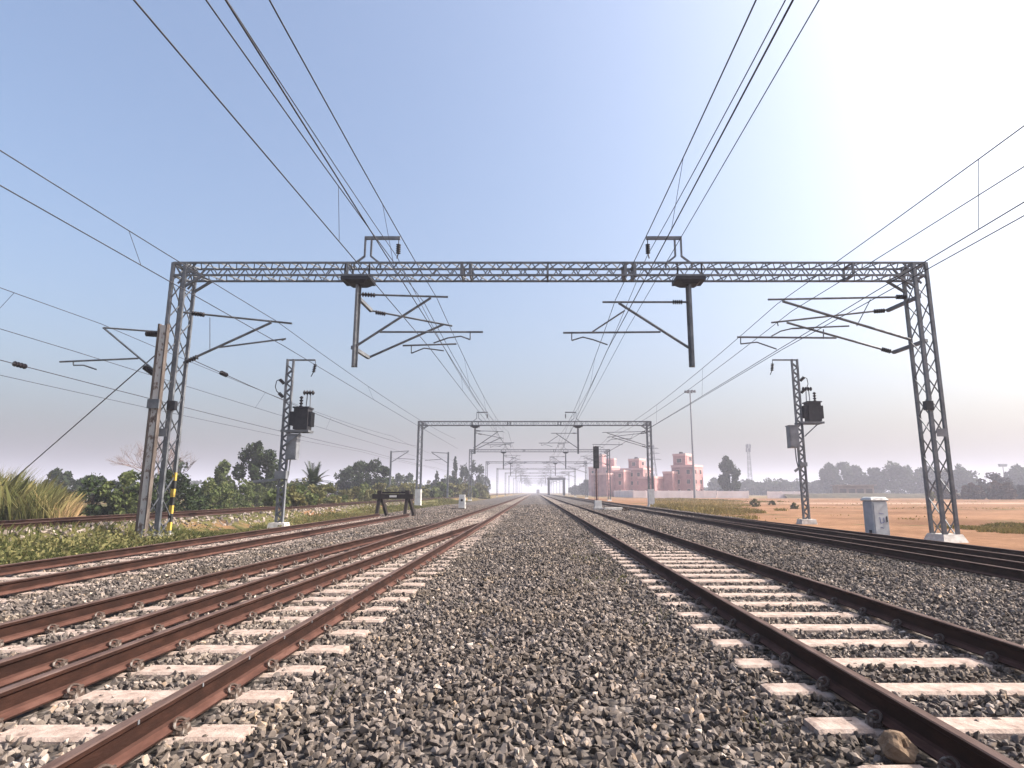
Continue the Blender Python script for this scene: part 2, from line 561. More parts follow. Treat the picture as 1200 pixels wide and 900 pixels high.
def rock_protos(n):
    import bmesh
    out = []
    for k in range(n):
        bm = bmesh.new()
        pts = rng.normal(size=(11, 3))
        pts /= np.linalg.norm(pts, axis=1)[:, None]
        pts *= rng.uniform(.72, 1.05, (11, 1)) * np.array([1.0, rng.uniform(.65, .9), rng.uniform(.5, .8)])
        for p in pts:
            bm.verts.new(p)
        r = bmesh.ops.convex_hull(bm, input=bm.verts)
        bmesh.ops.delete(bm, geom=[g for g in r['geom_interior'] if isinstance(g, bmesh.types.BMVert)], context='VERTS')
        bm.verts.ensure_lookup_table()
        bm.verts.index_update()
        out.append((np.array([v.co[:] for v in bm.verts]), np.array([[v.index for v in f.verts] for f in bm.faces])))
        bm.free()
    return out


ROCKS = rock_protos(24)


def rot_mats(n, r):
    q = r.normal(size=(n, 4))
    q /= np.linalg.norm(q, axis=1)[:, None]
    w, x, y, z = q.T
    return np.stack([np.stack([1 - 2 * (y * y + z * z), 2 * (x * y - z * w), 2 * (x * z + y * w)], -1),
                     np.stack([2 * (x * y + z * w), 1 - 2 * (x * x + z * z), 2 * (y * z - x * w)], -1),
                     np.stack([2 * (x * z - y * w), 2 * (y * z + x * w), 1 - 2 * (x * x + y * y)], -1)], 1)


def stones(name, P, rad, tone, mat):
    pick = rng.integers(0, len(ROCKS), len(P))
    V, L, Sz, T = [], [], [], []
    base = 0
    for k, (pv, pf) in enumerate(ROCKS):
        idx = np.where(pick == k)[0]
        if not len(idx):
            continue
        Rm = rot_mats(len(idx), rng)
        v = np.einsum('nij,vj->nvi', Rm, pv) * rad[idx][:, None, None] + P[idx][:, None, :]
        nv = len(pv)
        f = pf[None] + (np.arange(len(idx)) * nv)[:, None, None] + base
        base += nv * len(idx)
        V.append(v.reshape(-1, 3))
        L.append(f.reshape(-1))
        Sz.append(np.full(len(idx) * len(pf), 3))
        T.append(np.repeat(tone[idx], nv))
    me = np_mesh(name, np.concatenate(V), np.concatenate(L), np.concatenate(Sz), np.concatenate(T))
    return link(name, me, mat)


# sleepers: (x centre, length, y)
SP = .69
SL_R = [(3.08, 2.75, 2.02 + SP * i) for i in range(26)]
SL_L = []
for i in range(62):
    y = 1.98 + .66 * i
    SL_L.append((-3.09, 2.75, y) if y > TOE_L - 2 else (-3.58, 3.72, y))
SL_S = [(-8.27, 2.75, 5.0 + .69 * i) for i in range(48)]


def stone_points():
    out = []
    for y0, y1, dens, r0, r1 in ((.6, 8, 580, .024, .047), (8, 15, 420, .028, .050), (15, 34, 210, .036, .058), (34, 70, 60, .055, .085)):
        n = int((y1 - y0) * 22.6 * dens)
        x = rng.uniform(-10.9, 11.8, n)
        y = rng.uniform(y0, y1, n)
        keep = (np.abs(x) < y * .86 + 2.2)
        x, y = x[keep], y[keep]
        r = rng.uniform(0, 1, len(x)) ** 1.5 * (r1 - r0) + r0
        out.append((x, y, r))
    x, y, r = [np.concatenate(a) for a in zip(*out)]
    keep = np.ones(len(x), bool)
    big = rng.uniform(0, 1, len(x))
    for rx in (A_X, C_X, RL, RR, L2A, L2B, R2A, R2B):
        keep &= np.abs(x - rx) > .075 + r * .75
    keep &= ~((np.abs(x - (A_X - off_l(y))) < .075 + r * .75) & (y < TOE_L))
    keep &= ~((np.abs(x - (C_X - off_l(y))) < .075 + r * .75) & (y < TOE_L))
    keep &= ~((np.abs(x - (R2A + off_r(y))) < .075 + r * .75) & (y < TOE_R))
    keep &= ~((np.abs(x - (R2B + off_r(y))) < .075 + r * .75) & (y < TOE_R))
    for lst, stray in ((SL_R, .05), (SL_L, .08), (SL_S, .25)):
        arr = np.array(lst)
        for cx, ln, sy in arr:
            frac = stray + (.55 * np.clip((sy - 9) / 8, 0, 1) if lst is SL_R else (.62 if lst is SL_L else .45) * np.clip((sy - 3.6) / 6, 0, 1))
            inside = (np.abs(x - cx) < ln / 2 + r * .2) & (np.abs(y - sy) < .105 + r * .45)
            frac = np.full(len(x), frac)
            if lst is SL_R:
                frac[x > 3.66] = .75                             # right ends lie under the stone
            elif lst is SL_L:
                frac[x < A_X - .95] = np.maximum(frac[x < A_X - .95], .80)
                frac[x > A_X + .42] = np.maximum(frac[x > A_X + .42], .30)
            else:
                frac[x > L2A + .06] = .95
                frac[x < L2B + .3] = .95
            keep &= ~(inside & (big > frac))
    x, y, r = x[keep], y[keep], r[keep]
    z = bed_z(x, y) + r * .25 + rng.uniform(-.010, .026, len(x))
    return np.stack([x, y, z], -1), r


P, rad = stone_points()
tone = np.clip(rng.normal(.43, .22, len(P)) + .10 * wave(P[:, 0] * 1.1, P[:, 1] * .8, 77), 0, .86)
warm = rng.uniform(0, 1, len(P)) < .05
tone[warm] = rng.uniform(.86, 1.0, warm.sum())
inr = ((np.abs(P[:, 0] - 3.08) < .8) & (rng.uniform(0, 1, len(P)) < np.clip((P[:, 1] - 5) / 12, 0, .75))) | \
      ((np.abs(P[:, 0] + 3.09) < .8) & (rng.uniform(0, 1, len(P)) < np.clip((P[:, 1] - 2) / 14, .25, .7)))
o = stones('ballast_stones', P[~inr], rad[~inr], tone[~inr], M['stone'])
tag(o, 'grey crushed stone ballast spread between and beside the tracks', 'ballast', kind='stuff')
o = stones('dusty_ballast_stones', P[inr], rad[inr], np.clip(tone[inr], 0, .9), M['dusty_stone'])
tag(o, 'tan dusty ballast lying between the rails', 'ballast', kind='stuff')


# ------------------------------------------------------------------ sleepers with rail clips
def sleeper_mesh(length, seats):
    """cross-section swept along x, lower at the rail seats and in the middle"""
    h = length / 2
    marks = [(-h, 0.0), (-h + .03, .008)]
    for s in sorted(seats):
        marks += [(s - .165, .010), (s - .150, -.006), (s + .150, -.006), (s + .165, .010)]
    marks += [(h - .03, .008), (h, 0.0)]
    me = bpy.data.meshes.new('sleeper')
    v, f = [], []
    for x, dz in marks:
        t = dz
        v += [(x, -.140, -.22), (x, .140, -.22), (x, .118, t - .018), (x, .098, t), (x, -.098, t), (x, -.118, t - .018)]
    n = 6
    for i in range(len(marks) - 1):
        for k in range(n):
            k2 = (k + 1) % n
            f.append((i * n + k, (i + 1) * n + k, (i + 1) * n + k2, i * n + k2))
    f.append(tuple(range(n)))
    f.append(tuple(reversed(range((len(marks) - 1) * n, len(marks) * n))))
    me.from_pydata(v, [], f)
    me.materials.append(M['sleeper'])
    return me


def clip_mesh():
    m = MB()
    m.box((.098, 0, .018), (.05, .10, .05), taper=.8)            # cast shoulder
    m.box((.070, 0, .020), (.05, .13, .022))                     # liner on the rail foot
    pts = []
    for k in range(15):                                          # sprung loop
        a = -2.6 + 5.2 * k / 14
        pts.append((.088 - .030 * math.cos(a * .9), .062 * math.sin(a), .052 + .022 * math.cos(a * 1.3)))
    m.tube(pts, .0105, 6)
    m.tube([(.10, -.03, .05), (.10, .05, .058)], .011, 6)
    me = bpy.data.meshes.new('rail_clip')
    me.from_pydata(m.v, [], m.f)
    me.materials.append(M['clip'])
    return me


M['clip'] = noise_mat('rail_clip_steel', [(.3, (.030, .018, .014)), (.5, (.075, .052, .042)), (.70, (.30, .27, .245))], scale=22, rough=.55, metal=.2)
CLIP = clip_mesh()
SM = {}


def add_sleeper(cx, ln, y, seats, label, group, clips):
    key = (round(ln, 2), tuple(round(s - cx, 2) for s in seats))
    if key not in SM:
        SM[key] = sleeper_mesh(ln, [s - cx for s in seats])
    o = link('sleeper', SM[key], None)
    o.location = (cx + random.uniform(-.02, .02), y, random.uniform(-.004, .004))
    o.rotation_euler = (0, 0, random.uniform(-.008, .008))
    tag(o, label, 'sleeper', group)
    if clips:
        for s in seats:
            for sg in (-1, 1):
                c = link('rail_clip', CLIP, None, o)
                c.location = (s - o.location.x, 0, .0)
                c.rotation_euler = (0, 0, 0 if sg > 0 else math.pi)
    return o


for cx, ln, y in SL_R:
    add_sleeper(cx, ln, y, [RL, RR], 'pale pinkish concrete sleeper under the main track right of the central ballast',
                'sleepers under the right main track', y < 10)
for cx, ln, y in SL_L:
    if y < TOE_L - 2:
        o_ = float(off_l(y))
        add_sleeper(cx, ln, y, [A_X, C_X, A_X - o_, C_X - o_], 'long concrete sleeper carrying the four brown rails of the left turnout',
                    'sleepers under the left turnout', y < 14)
    else:
        add_sleeper(cx, ln, y, [A_X, C_X], 'dusty concrete sleeper in the left main track beyond the switch point',
                    'sleepers of the left main track beyond the switch', False)
for cx, ln, y in SL_S:
    add_sleeper(cx, ln, y, [L2A, L2B], 'concrete sleeper half buried in ballast under the siding with the buffer stop',
                'sleepers under the siding', False)


# ------------------------------------------------------------------ rails
PROF = [(-.075, 0), (.075, 0), (.075, .012), (.022, .030), (.010, .045), (.010, .125), (.034, .142), (.036, .166), (.027, .172),
        (-.027, .172), (-.036, .166), (-.034, .142), (-.010, .125), (-.010, .045), (-.022, .030), (-.075, .012)]


def rail(path, label, group, z0=RAIL_Z, width=1.0, name='rail'):
    m = MB()
    n = len(PROF)
    vs, fs = [], []
    for i, (x, y) in enumerate(path):
        w = width[i] if isinstance(width, list) else width
        for px, pz in PROF:
            vs.append((x + px * w, y, z0 + pz))
    for i in range(len(path) - 1):
        for k in range(n):
            k2 = (k + 1) % n
            fs.append((i * n + k, i * n + k2, (i + 1) * n + k2, (i + 1) * n + k))
    fs.append(tuple(reversed(range(n))))
    fs.append(tuple(range((len(path) - 1) * n, len(path) * n)))
    m.add(vs, fs)
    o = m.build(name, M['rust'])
    return tag(o, label, 'rail', group)


def straight(x, y0=-3.0, y1=1300.0):
    return [(x, y0), (x, 8), (x, 30), (x, 100), (x, 400), (x, y1)]


rA = rail(straight(A_X), 'brown rail with small white paint ticks, nearest the central ballast on the left', 'rails of the left main track')
rail(straight(C_X), 'third rusty brown rail of the left turnout counted from the central ballast', 'rails of the left main track')
ysl = np.linspace(-3, TOE_L, 36)
rail([(A_X - .02 - float(off_l(y)), y) for y in ysl], 'second rusty rail from the central ballast, tapering to the switch point on the left',
     'rails of the diverging left track', width=[1.0 if y < TOE_L - 5 else max(.25, (TOE_L - y) / 5) for y in ysl])
rail([(C_X - .02 - float(off_l(y)), y) for y in ysl], 'fourth rusty rail of the left turnout, outermost beside the grey ballast strip',
     'rails of the diverging left track', width=[1.0 if y < TOE_L - 5 else max(.25, (TOE_L - y) / 5) for y in ysl])
rail(straight(RL), 'dark shaded rail of the right main track, bordering the central ballast', 'rails of the right main track')
rail(straight(RR), 'dark rail of the right main track farther from the central ballast', 'rails of the right main track')
rail([(L2A, y) for y in (-3, 10, 25, 36.5)], 'siding rail nearer the main tracks, ending at the buffer stop', 'rails of the siding')
rail([(L2B, y) for y in (-3, 10, 25, 36.5)], 'siding rail beside the weeds, ending at the buffer stop', 'rails of the siding')
rail(straight(R2A), 'nearest rail of the dark track group by the sandy ground', 'rails of the far right track')
rail(straight(R2B), 'straight third rail of the dark track group by the sandy ground', 'rails of the far right track')
ysr = np.linspace(-3, TOE_R, 36)
wr = [1.0 if y < TOE_R - 6 else max(.25, (TOE_R - y) / 6) for y in ysr]
rail([(R2A + .02 + float(off_r(y)), y) for y in ysr], 'second rail of the dark track group, tapering to a switch point by the sand', 'rails of the diverging right track', width=wr)
rail([(R2B + .02 + float(off_r(y)), y) for y in ysr], 'outermost rail of the dark track group, beside the sandy ground', 'rails of the diverging right track', width=wr)
for x, lab in ((L3C + .87, 'nearer rail on the low weedy embankment at left'), (L3C - .87, 'farther rail on the low weedy embankment at left')):
    rail([(x, y) for y in (-30, 20, 100, 400, 900)], lab, 'rails on the embankment', z0=.36)

for i in range(12):                                            # white paint ticks on the near left rail
    m = MB()
    m.box((A_X + .0375, 2.3 + .66 * i, RAIL_Z + .155), (.004, .014, .022))
    m.build('paint_tick', M['galv_light'], rA)

# broken tan rock leaning on the right main rail
import bmesh
bm = bmesh.new()
bmesh.ops.create_icosphere(bm, subdivisions=3, radius=1)
for v in bm.verts:
    c = v.co
    k = 1 + .10 * math.sin(5 * c.x + 3 * c.y) + .07 * math.sin(7 * c.z + 2)
    d = max(0, .72 - (c - Vector((.15, -.60, .62))).length)
    v.co = Vector((c.x * .080, c.y * .092, c.z * .074)) * (k - 1.05 * d)
me = bpy.data.meshes.new('rock')
bm.to_mesh(me)
bm.free()
o = link('rock', me, M['tan_rock'])
o.location = (1.985, 3.62, .045)
o.rotation_euler = (R(15), R(-20), R(25))
tag(o, 'tan hollowed rock wedged against the outside of the right main rail', 'rock')

# ------------------------------------------------------------------ overhead portal
PY = 20.3


def lattice_box(m, x0, x1, y0, y1, z0, z1, axis, chord=.07, lace=.026, pitch=.62):
    """four chords along axis ('z' or 'x') with zigzag lacing on the four faces"""
    if axis == 'z':
        a0, a1 = z0, z1
        P_ = lambda a, i: Vector(((x0, x1)[i in (1, 2)], (y0, y1)[i in (2, 3)], a))
    else:
        a0, a1 = x0, x1
        P_ = lambda a, i: Vector((a, (y0, y1)[i in (1, 2)], (z0, z1)[i in (2, 3)]))
    for i in range(4):
        m.bar(P_(a0, i), P_(a1, i), chord)
    n = max(2, int(round((a1 - a0) / pitch)))
    for i in range(4):
        j = (i + 1) % 4
        for k in range(n):
            b0, b1 = a0 + (a1 - a0) * k / n, a0 + (a1 - a0) * (k + 1) / n
            mid = (b0 + b1) / 2
            m.bar(P_(b0, i), P_(mid, j), lace)
            m.bar(P_(mid, j), P_(b1, i), lace)
    for i in range(4):
        m.bar(P_(a0 + .02, i), P_(a0 + .02, (i + 1) % 4), chord * .8)
        m.bar(P_(a1 - .02, i), P_(a1 - .02, (i + 1) % 4), chord * .8)


def pt(u, v, Y=PY):
    return at(u, v, Y)


def make_portal():
    t = thing('overhead_portal', 'steel lattice portal spanning all the tracks close ahead, yellow striped at its left foot', 'portal', (0, PY, 0),
              group='lattice portals over the tracks')
    org = (0, PY, 0)
    zt, zb = 9.25, 8.80
    w, d = .43, .62
    yf, yb = PY - d / 2, PY + d / 2
    LX = (-12.52, 13.10)                                        # outer / inner x of front chords
    for x0, foot in ((LX[0] - .0, -1), (LX[1], 1)):
        m = MB()
        lattice_box(m, x0, x0 + w, yf, yb, -.05, zt, 'z', chord=.10, lace=.030, pitch=1.3)
        lg = m.build('leg', M['galv'], t, org)
        m = MB()
        cxx = x0 + w / 2
        m.box((cxx, PY, -.06), (.86, 1.05, .30), .05, taper=.74)
        m.build('footing', M['lime'], lg, org)
        m = MB()
        bx = x0 + (w if foot < 0 else 0)
        m.box((bx - foot * .05, yf - .02, 4.25), (.26, .16, .3))
        m.build('junction_box', M['dark_steel'], lg, org)
        m = MB()
        m.box((x0 + w * .6, yf - .07, 3.35), (.34, .02, .26))
        m.build('number_plate', M['galv_light'], lg, org)
        # knee brace to the beam
        m = MB()
        xi = x0 + w if foot < 0 else x0
        s = -foot
        for yy in (yf + .01, yb - .01):
            m.bar((xi, yy, zb - .42), (xi + s * .62, yy, zb), .075)
            m.bar((xi - s * w, yy, zt), (xi + s * .62, yy, zb), .055)
            m.bar((xi - s * w * .5, yy, zb - .3), (xi + s * .35, yy, zt), .05)
        m.build('knee_brace', M['galv'], lg, org)
    # warning stripes on the left leg
    lg = [c for c in t.children if c.name.startswith('leg')][0]
    m1, m2 = MB(), MB()
    for k in range(7):
        z = .18 + .27 * k
        (m1 if k % 2 == 0 else m2).box((LX[0] + w, yb - .0, z + .135), (.105, .105, .27))
    m1.build('yellow_stripe', M['yellow'], lg, org)
    m2.build('black_stripe', M['black'], lg, org)
    # beam
    m = MB()
    lattice_box(m, LX[0] + .02, LX[1] + w - .02, yf, yb, zb, zt, 'x', chord=.062, lace=.030, pitch=.62)
    for u in (407, 541, 551, 642, 733, 744, 1000):
        x = pt(u, 320, yf).x
        for a, b in ((yf, zb), (yb, zb)):
            m.bar((x, a, zb - .03), (x, a, zt + .03), .10 if u in (541, 551, 733, 744) else .06, .08)
        m.bar((x, yf, zt), (x, yb, zt), .06)
        m.bar((x, yf, zb), (x, yb, zb), .06)
    m.build('beam', M['galv'], t, org)
    # feeder brackets on top of the beam
    for us, s in ((431, 1), (795, -1)):
        x = pt(us, 300).x
        m = MB()
        h = zt + 1.02
        for dx in (-.11, .11):
            m.bar((x + dx, PY, zt + .36), (x + dx, PY, h + .05), .055, .08)
            m.bar((x + dx, PY, zt + .36), (x + dx * 4.2, PY, zt + .08), .06)
            m.bar((x + dx * 4.2, PY, zt + .08), (x + dx * 4.2, PY, zt - .06), .06)
        m.bar((x - s * .13, PY, h + .02), (x + s * 1.12, PY, h + .02), .09, .11)
        fb = m.build('feeder_bracket', M['galv'], t, org)
        m = MB()
        xe = x + s * 1.07
        m.tube([(xe, PY, h), (xe, PY, h - .22)], .016)
        m.insulator((xe, PY, h - .2), (xe, PY, h - .58), .085, 5)
        m.tube([(xe, PY, h - .56), (xe - s * .04, PY, h - .74)], .022)
        m.build('insulator', M['insulator'], fb, org)
    # drop posts
    T = lambda m, a, b, r, Y=PY: m.tube([pt(*a, Y), pt(*b, Y)], r)

    def cantilever(parent, tubes, steady, ins, Y, cross=()):
        m = MB()
        for a, b, r in tubes:
            T(m, a, b, r, Y)
        m.tube([pt(*p, Y) for p in steady], .024)
        for (a, Ya), (b, Yb) in cross:
            m.bar(pt(*a, Ya), pt(*b, Yb), .11, .12)
        c = m.build('cantilever', M['galv'], parent, org)
        for a, b in ins:
            m = MB()
            m.insulator(pt(*a, Y), pt(*b, Y), .085, 5)
            m.build('insulator', M['insulator'], c, org)
        return c

    for (ut, ub, plate) in (((420, 342), (414, 430), (420, 336)), ((808, 342), (811, 430), (811, 336))):
        m = MB()
        a, b = pt(*ut), pt(*ub)
        x = (a.x + b.x) / 2
        m.bar((x, PY - .06, zb - .12), (x, PY - .06, b.z), .075, .20, up=(0, 1, 0))
        m.bar((x, PY + .06, zb - .12), (x, PY + .06, b.z), .20, .03, up=(0, 1, 0))
        dp = m.build('drop_post', M['galv'], t, org)
        m = MB()
        m.box((x, PY, zb - .10), (1.02, .72, .13))
        m.box((x, PY, zb - .22), (.5, .5, .10), taper=1.5)
        for sx in (-.42, .42):
            m.bar((x + sx, PY - .2, zb - .05), (x + sx, PY - .2, zt + .03), .05)
        m.build('mounting_plate', M['dark_steel'], dp, org)
    dps = [c for c in t.children if c.name.startswith('drop_post')]
    cantilever(t, [((420, 345), (525, 348), .035), ((415, 407), (505, 349), .042), ((445, 389), (566, 389), .034), ((551, 389), (551, 398), .02)],
               [(551, 398), (540, 394), (525, 396), (508, 402)], [((424, 345), (440, 346))], PY)
    cantilever(t, [((435, 364), (530, 382), .035), ((432, 419), (520, 380), .042), ((472, 405), (535, 403), .032), ((482, 404), (482, 414), .02)],
               [(482, 414), (497, 408), (520, 411)], [((440, 366), (452, 368))], 21.8,
               cross=(((((418, 347)), PY), ((435, 364), 21.8)), (((413, 407), PY), ((432, 419), 21.8))))
    cantilever(t, [((706, 354), (806, 354), .035), ((808, 408), (725, 355), .045), ((660, 390), (774, 389), .034), ((732, 364), (694, 389), .028), ((670, 390), (670, 399), .02)],
               [(670, 399), (683, 395), (695, 398), (712, 404)], [((788, 354), (800, 354))], PY)
    cantilever(t, [((900, 351), (1060, 348), .035), ((917, 353), (1067, 398), .045), ((864, 395), (980, 396), .034), ((868, 395), (868, 403), .02),
                   ((1020, 351), (1004, 382), .016), ((965, 386), (965, 397), .02)],
               [(868, 403), (887, 401), (910, 409)], [((1050, 348), (1062, 348))], PY)
    cantilever(t, [((904, 378), (1040, 363), .035), ((922, 378), (1047, 413), .040), ((928, 385), (995, 382), .030), ((911, 378), (912, 382), .02)],
               [(904, 394), (915, 388), (928, 385)], [((1024, 365), (1037, 364)), ((1033, 409), (1044, 412))], 21.8,
               cross=(((((1078, 347)), PY), ((1040, 364), 21.8)), (((1086, 399), PY), ((1047, 413), 21.8))))
    return t, cantilever


portal, cantilever = make_portal()
far_y = [68, 113.5, 158, 203, 249, 295, 341, 388, 436, 486, 540]
ordinal = ['second', 'third', 'fourth', 'fifth', 'sixth', 'seventh', 'eighth', 'ninth', 'tenth', 'eleventh', 'twelfth']
SIDING_CANT = None
for i, y in enumerate(far_y):
    c = copy_tree(portal)
    c.location = (random.uniform(-.4, .4) if i else -.55, y, 0)
    tag(c, f'{ordinal[i]} lattice portal along the tracks counted from the camera' if i < 6 else f'small hazy {ordinal[i]} portal in the far row over the tracks', 'portal', 'lattice portals over the tracks')
    for ch in list(c.children):
        for g in list(ch.children):
            nm = g.name.split('.')[0]
            if nm in ('yellow_stripe', 'black_stripe', 'number_plate', 'junction_box') or (i > 2 and nm in ('insulator', 'mounting_plate', 'knee_brace')):
                bpy.data.objects.remove(g)
    if i < 3:                                                   # white painted lower legs
        for ch in [k for k in c.children if k.name.startswith('leg')]:
            pass
# the siding's own cantilever only hangs on the near portal's left leg
cantilever(portal, [((215, 366), (342, 379), .035), ((215, 425), (318, 378), .042), ((257, 407), (335, 397), .030), ((246, 372), (246, 410), .012)],
           [(335, 397), (330, 399)], [((225, 367), (240, 369)), ((218, 424), (232, 418))], PY)

# white painted feet of the second portal
p2 = [o for o in COL.objects if o.name.startswith('overhead_portal') and abs(o.location.y - 68) < .1][0]
for ch in [k for k in p2.children if k.name.startswith('leg')]:
    xs_ = [v.co.x for v in ch.data.vertices]
    m = MB()
    cxm = (min(xs_) + max(xs_)) / 2
    m.box((cxm, 0, .9), (.62, .80, 1.7))
    m.build('painted_foot', M['white_paint'], ch)

# ------------------------------------------------------------------ wires
SUP = [-26.0, 20.3] + far_y


def wire(name, label, cat, group, pts_at_support, sag, r, y_end=None, extra=()):
    """hangs between supports; pts_at_support(y) -> (x, z)"""
    m = MB()
    pts = []
    sup = [y for y in SUP if y_end is None or y <= y_end]
    for a, b in zip(sup[:-1], sup[1:]):
        xa, za = pts_at_support(a)
        xb, zb = pts_at_support(b)
        n = 14 if a < 60 else 6
        for k in range(n):
            t = k / n
            pts.append((xa + (xb - xa) * t, a + (b - a) * t, za + (zb - za) * t - sag * 4 * t * (1 - t)))
    x, z = pts_at_support(sup[-1])
    pts.append((x, sup[-1], z))
    m.tube(pts, r, 5)
    o = m.build(name, M['wire'])
    tag(o, label, cat, group)
    return o, pts


def at_y(pts, y):
    for a, b in zip(pts[:-1], pts[1:]):
        if a[1] <= y <= b[1]:
            t = (y - a[1]) / (b[1] - a[1])
            return Vector((a[0] + (b[0] - a[0]) * t, y, a[2] + (b[2] - a[2]) * t))


def droppers(cat_o, cpts, wpts, ys_):
    for y in ys_:
        m = MB()
        m.tube([at_y(cpts, y), at_y(wpts, y)], .006, 4)
        m.build('dropper', M['wire'], cat_o)


def lin(near, far_):
    """x,z at the near portal and on; drifts to far_ by the next portal"""
    return lambda y: near if y < 30 else far_


def three(a, b, c):
    return lambda y: a if y < 0 else (b if y < 30 else c)


WR = .0115
G1, G2, G3 = 'wires over the left main track', 'wires over the right main track', 'wires over the far right track'
c1, c1p = wire('messenger_wire', 'messenger wire held by the topmost bracket of the left drop post', 'wire', G1, three((-3.1, 8.1), (-3.42, 8.08), (-3.0, 8.1)), .72, WR)
w1, w1p = wire('contact_wire', 'contact wire over the left main track, at the left drop post\'s long steady arm', 'wire', G1, three((-3.0, 6.25), (-3.05, 6.2), (-3.0, 6.1)), .05, WR)
droppers(c1, c1p, w1p, (12.5, 28, 38, 48, 58))
f1, f1p = wire('feeder_wire', 'feeder wire hung from the insulator above the beam on the left', 'wire', G1, three((-4.75, 9.6), (-4.86, 9.58), (-4.86, 9.58)), .75, WR)
c2, c2p = wire('messenger_wire', 'messenger wire of the diverging left track, on the lower left drop post bracket', 'wire', G1, three((-4.7, 8.1), (-3.85, 7.9), (-3.3, 7.9)), .6, WR, y_end=70)
w2, w2p = wire('contact_wire', 'leftmost wire of the bundle over the left turnout, running far out at the top edge', 'wire', G1, three((-4.9, 6.4), (-3.7, 6.4), (-3.3, 6.6)), .05, WR, y_end=70)
droppers(c2, c2p, w2p, (11.5, 30))
c3, c3p = wire('messenger_wire', 'messenger wire held by the bracket of the right drop post', 'wire', G2, three((2.75, 8.1), (2.80, 8.02), (3.0, 8.05)), .62, WR)
w3, w3p = wire('contact_wire', 'contact wire over the right main track at the steady arm of the right drop post', 'wire', G2, three((2.65, 6.25), (2.47, 6.2), (3.0, 6.1)), .05, WR)
droppers(c3, c3p, w3p, (10.5, 28, 38, 48, 58))
f3, f3p = wire('feeder_wire', 'feeder wire hung from the insulator above the beam on the right', 'wire', G2, three((3.9, 9.6), (3.93, 9.58), (3.93, 9.58)), .75, WR)
wire('return_wire', 'thin rightmost wire of the bundle over the right main track', 'wire', G2, three((3.3, 7.2), (3.2, 7.0), (3.3, 7.0)), .15, .008, y_end=250)
c4, c4p = wire('messenger_wire', 'messenger wire held by the upper bracket of the right portal leg', 'wire', G3, three((8.1, 8.0), (8.4, 7.85), (8.6, 7.9)), .45, WR)
w4, w4p = wire('contact_wire', 'contact wire of the far right track at the long steady arm of the right leg', 'wire', G3, three((7.7, 6.25), (8.28, 6.2), (8.6, 6.1)), .05, WR)
droppers(c4, c4p, w4p, (10.5, 30, 42))
wire('messenger_wire', 'messenger wire held by the second bracket of the right portal leg', 'wire', G3, three((9.6, 7.7), (8.9, 7.6), (9.0, 7.7)), .4, WR, y_end=120)
wire('contact_wire', 'lowest wire at the right edge, ending its dip at the right portal leg', 'wire', G3, three((9.2, 6.35), (8.5, 6.25), (8.9, 6.3)), .05, WR, y_end=120)
c5, c5p = wire('messenger_wire', 'messenger wire of the siding running from the left edge to the left leg bracket', 'wire', 'wires over the siding', three((-9.0, 7.5), (-8.95, 7.25), (-8.9, 7.3)), .35, WR, y_end=70)
w5, w5p = wire('contact_wire', 'contact wire of the siding running from the left edge under the left leg bracket', 'wire', 'wires over the siding', three((-8.6, 6.2), (-8.6, 6.35), (-8.6, 6.2)), .05, WR, y_end=70)
droppers(c5, c5p, w5p, (12.6, 32))
c6, c6p = wire('messenger_wire', 'messenger wire held by the rusty mast behind the left portal leg', 'wire', 'wires over the embankment track',
               three((-15.4, 7.6), (-15.0, 7.15), (-16, 7.6)), .35, .011)
w6, w6p = wire('contact_wire', 'contact wire of the embankment track under the rusty mast bracket', 'wire', 'wires over the embankment track',
               three((-16.0, 6.3), (-15.7, 6.15), (-16, 6.2)), .05, .011)
droppers(c6, c6p, w6p, (13.3, 16.8, 34, 46))
for o_, xs3, lab in ((0, (-18.5, -18.6, -18.5), 'upper of two low wires with a black insulator at the left edge'), (1, (-19.4, -19.6, -19.5), 'lower of two low wires at the left edge')):
    o, pp = wire('contact_wire', lab, 'wire', 'low wires at the left edge', three((xs3[0], 6.0 - .25 * o_), (xs3[1], 5.95 - .3 * o_), (xs3[2], 5.9)), .12, .016 if o_ == 0 else .011, y_end=160)
    if o_ == 0:
        m = MB()
        a = at_y(pp, 21.2)
        b = at_y(pp, 21.75)
        m.insulator(a, b, .10, 4)
        m.build('insulator', M['insulator'], o)
# anchor wire from the left leg along the track
m = MB()
a, b = pt(222, 420), Vector((-12.6, 68, 6.4))
pts = [a.lerp(b, k / 10) - Vector((0, 0, .5 * 4 * (k / 10) * (1 - k / 10))) for k in range(11)]
m.tube(pts, .014, 5)
aw = tag(m.build('anchor_wire', M['wire']), 'anchor wire with a black insulator leaving the left portal leg along the track', 'wire')
m = MB()
d = (pts[1] - pts[0]).normalized()
m.insulator(pts[0] + d * 2.2, pts[0] + d * 2.65, .09, 4)
m.build('insulator', M['insulator'], aw)


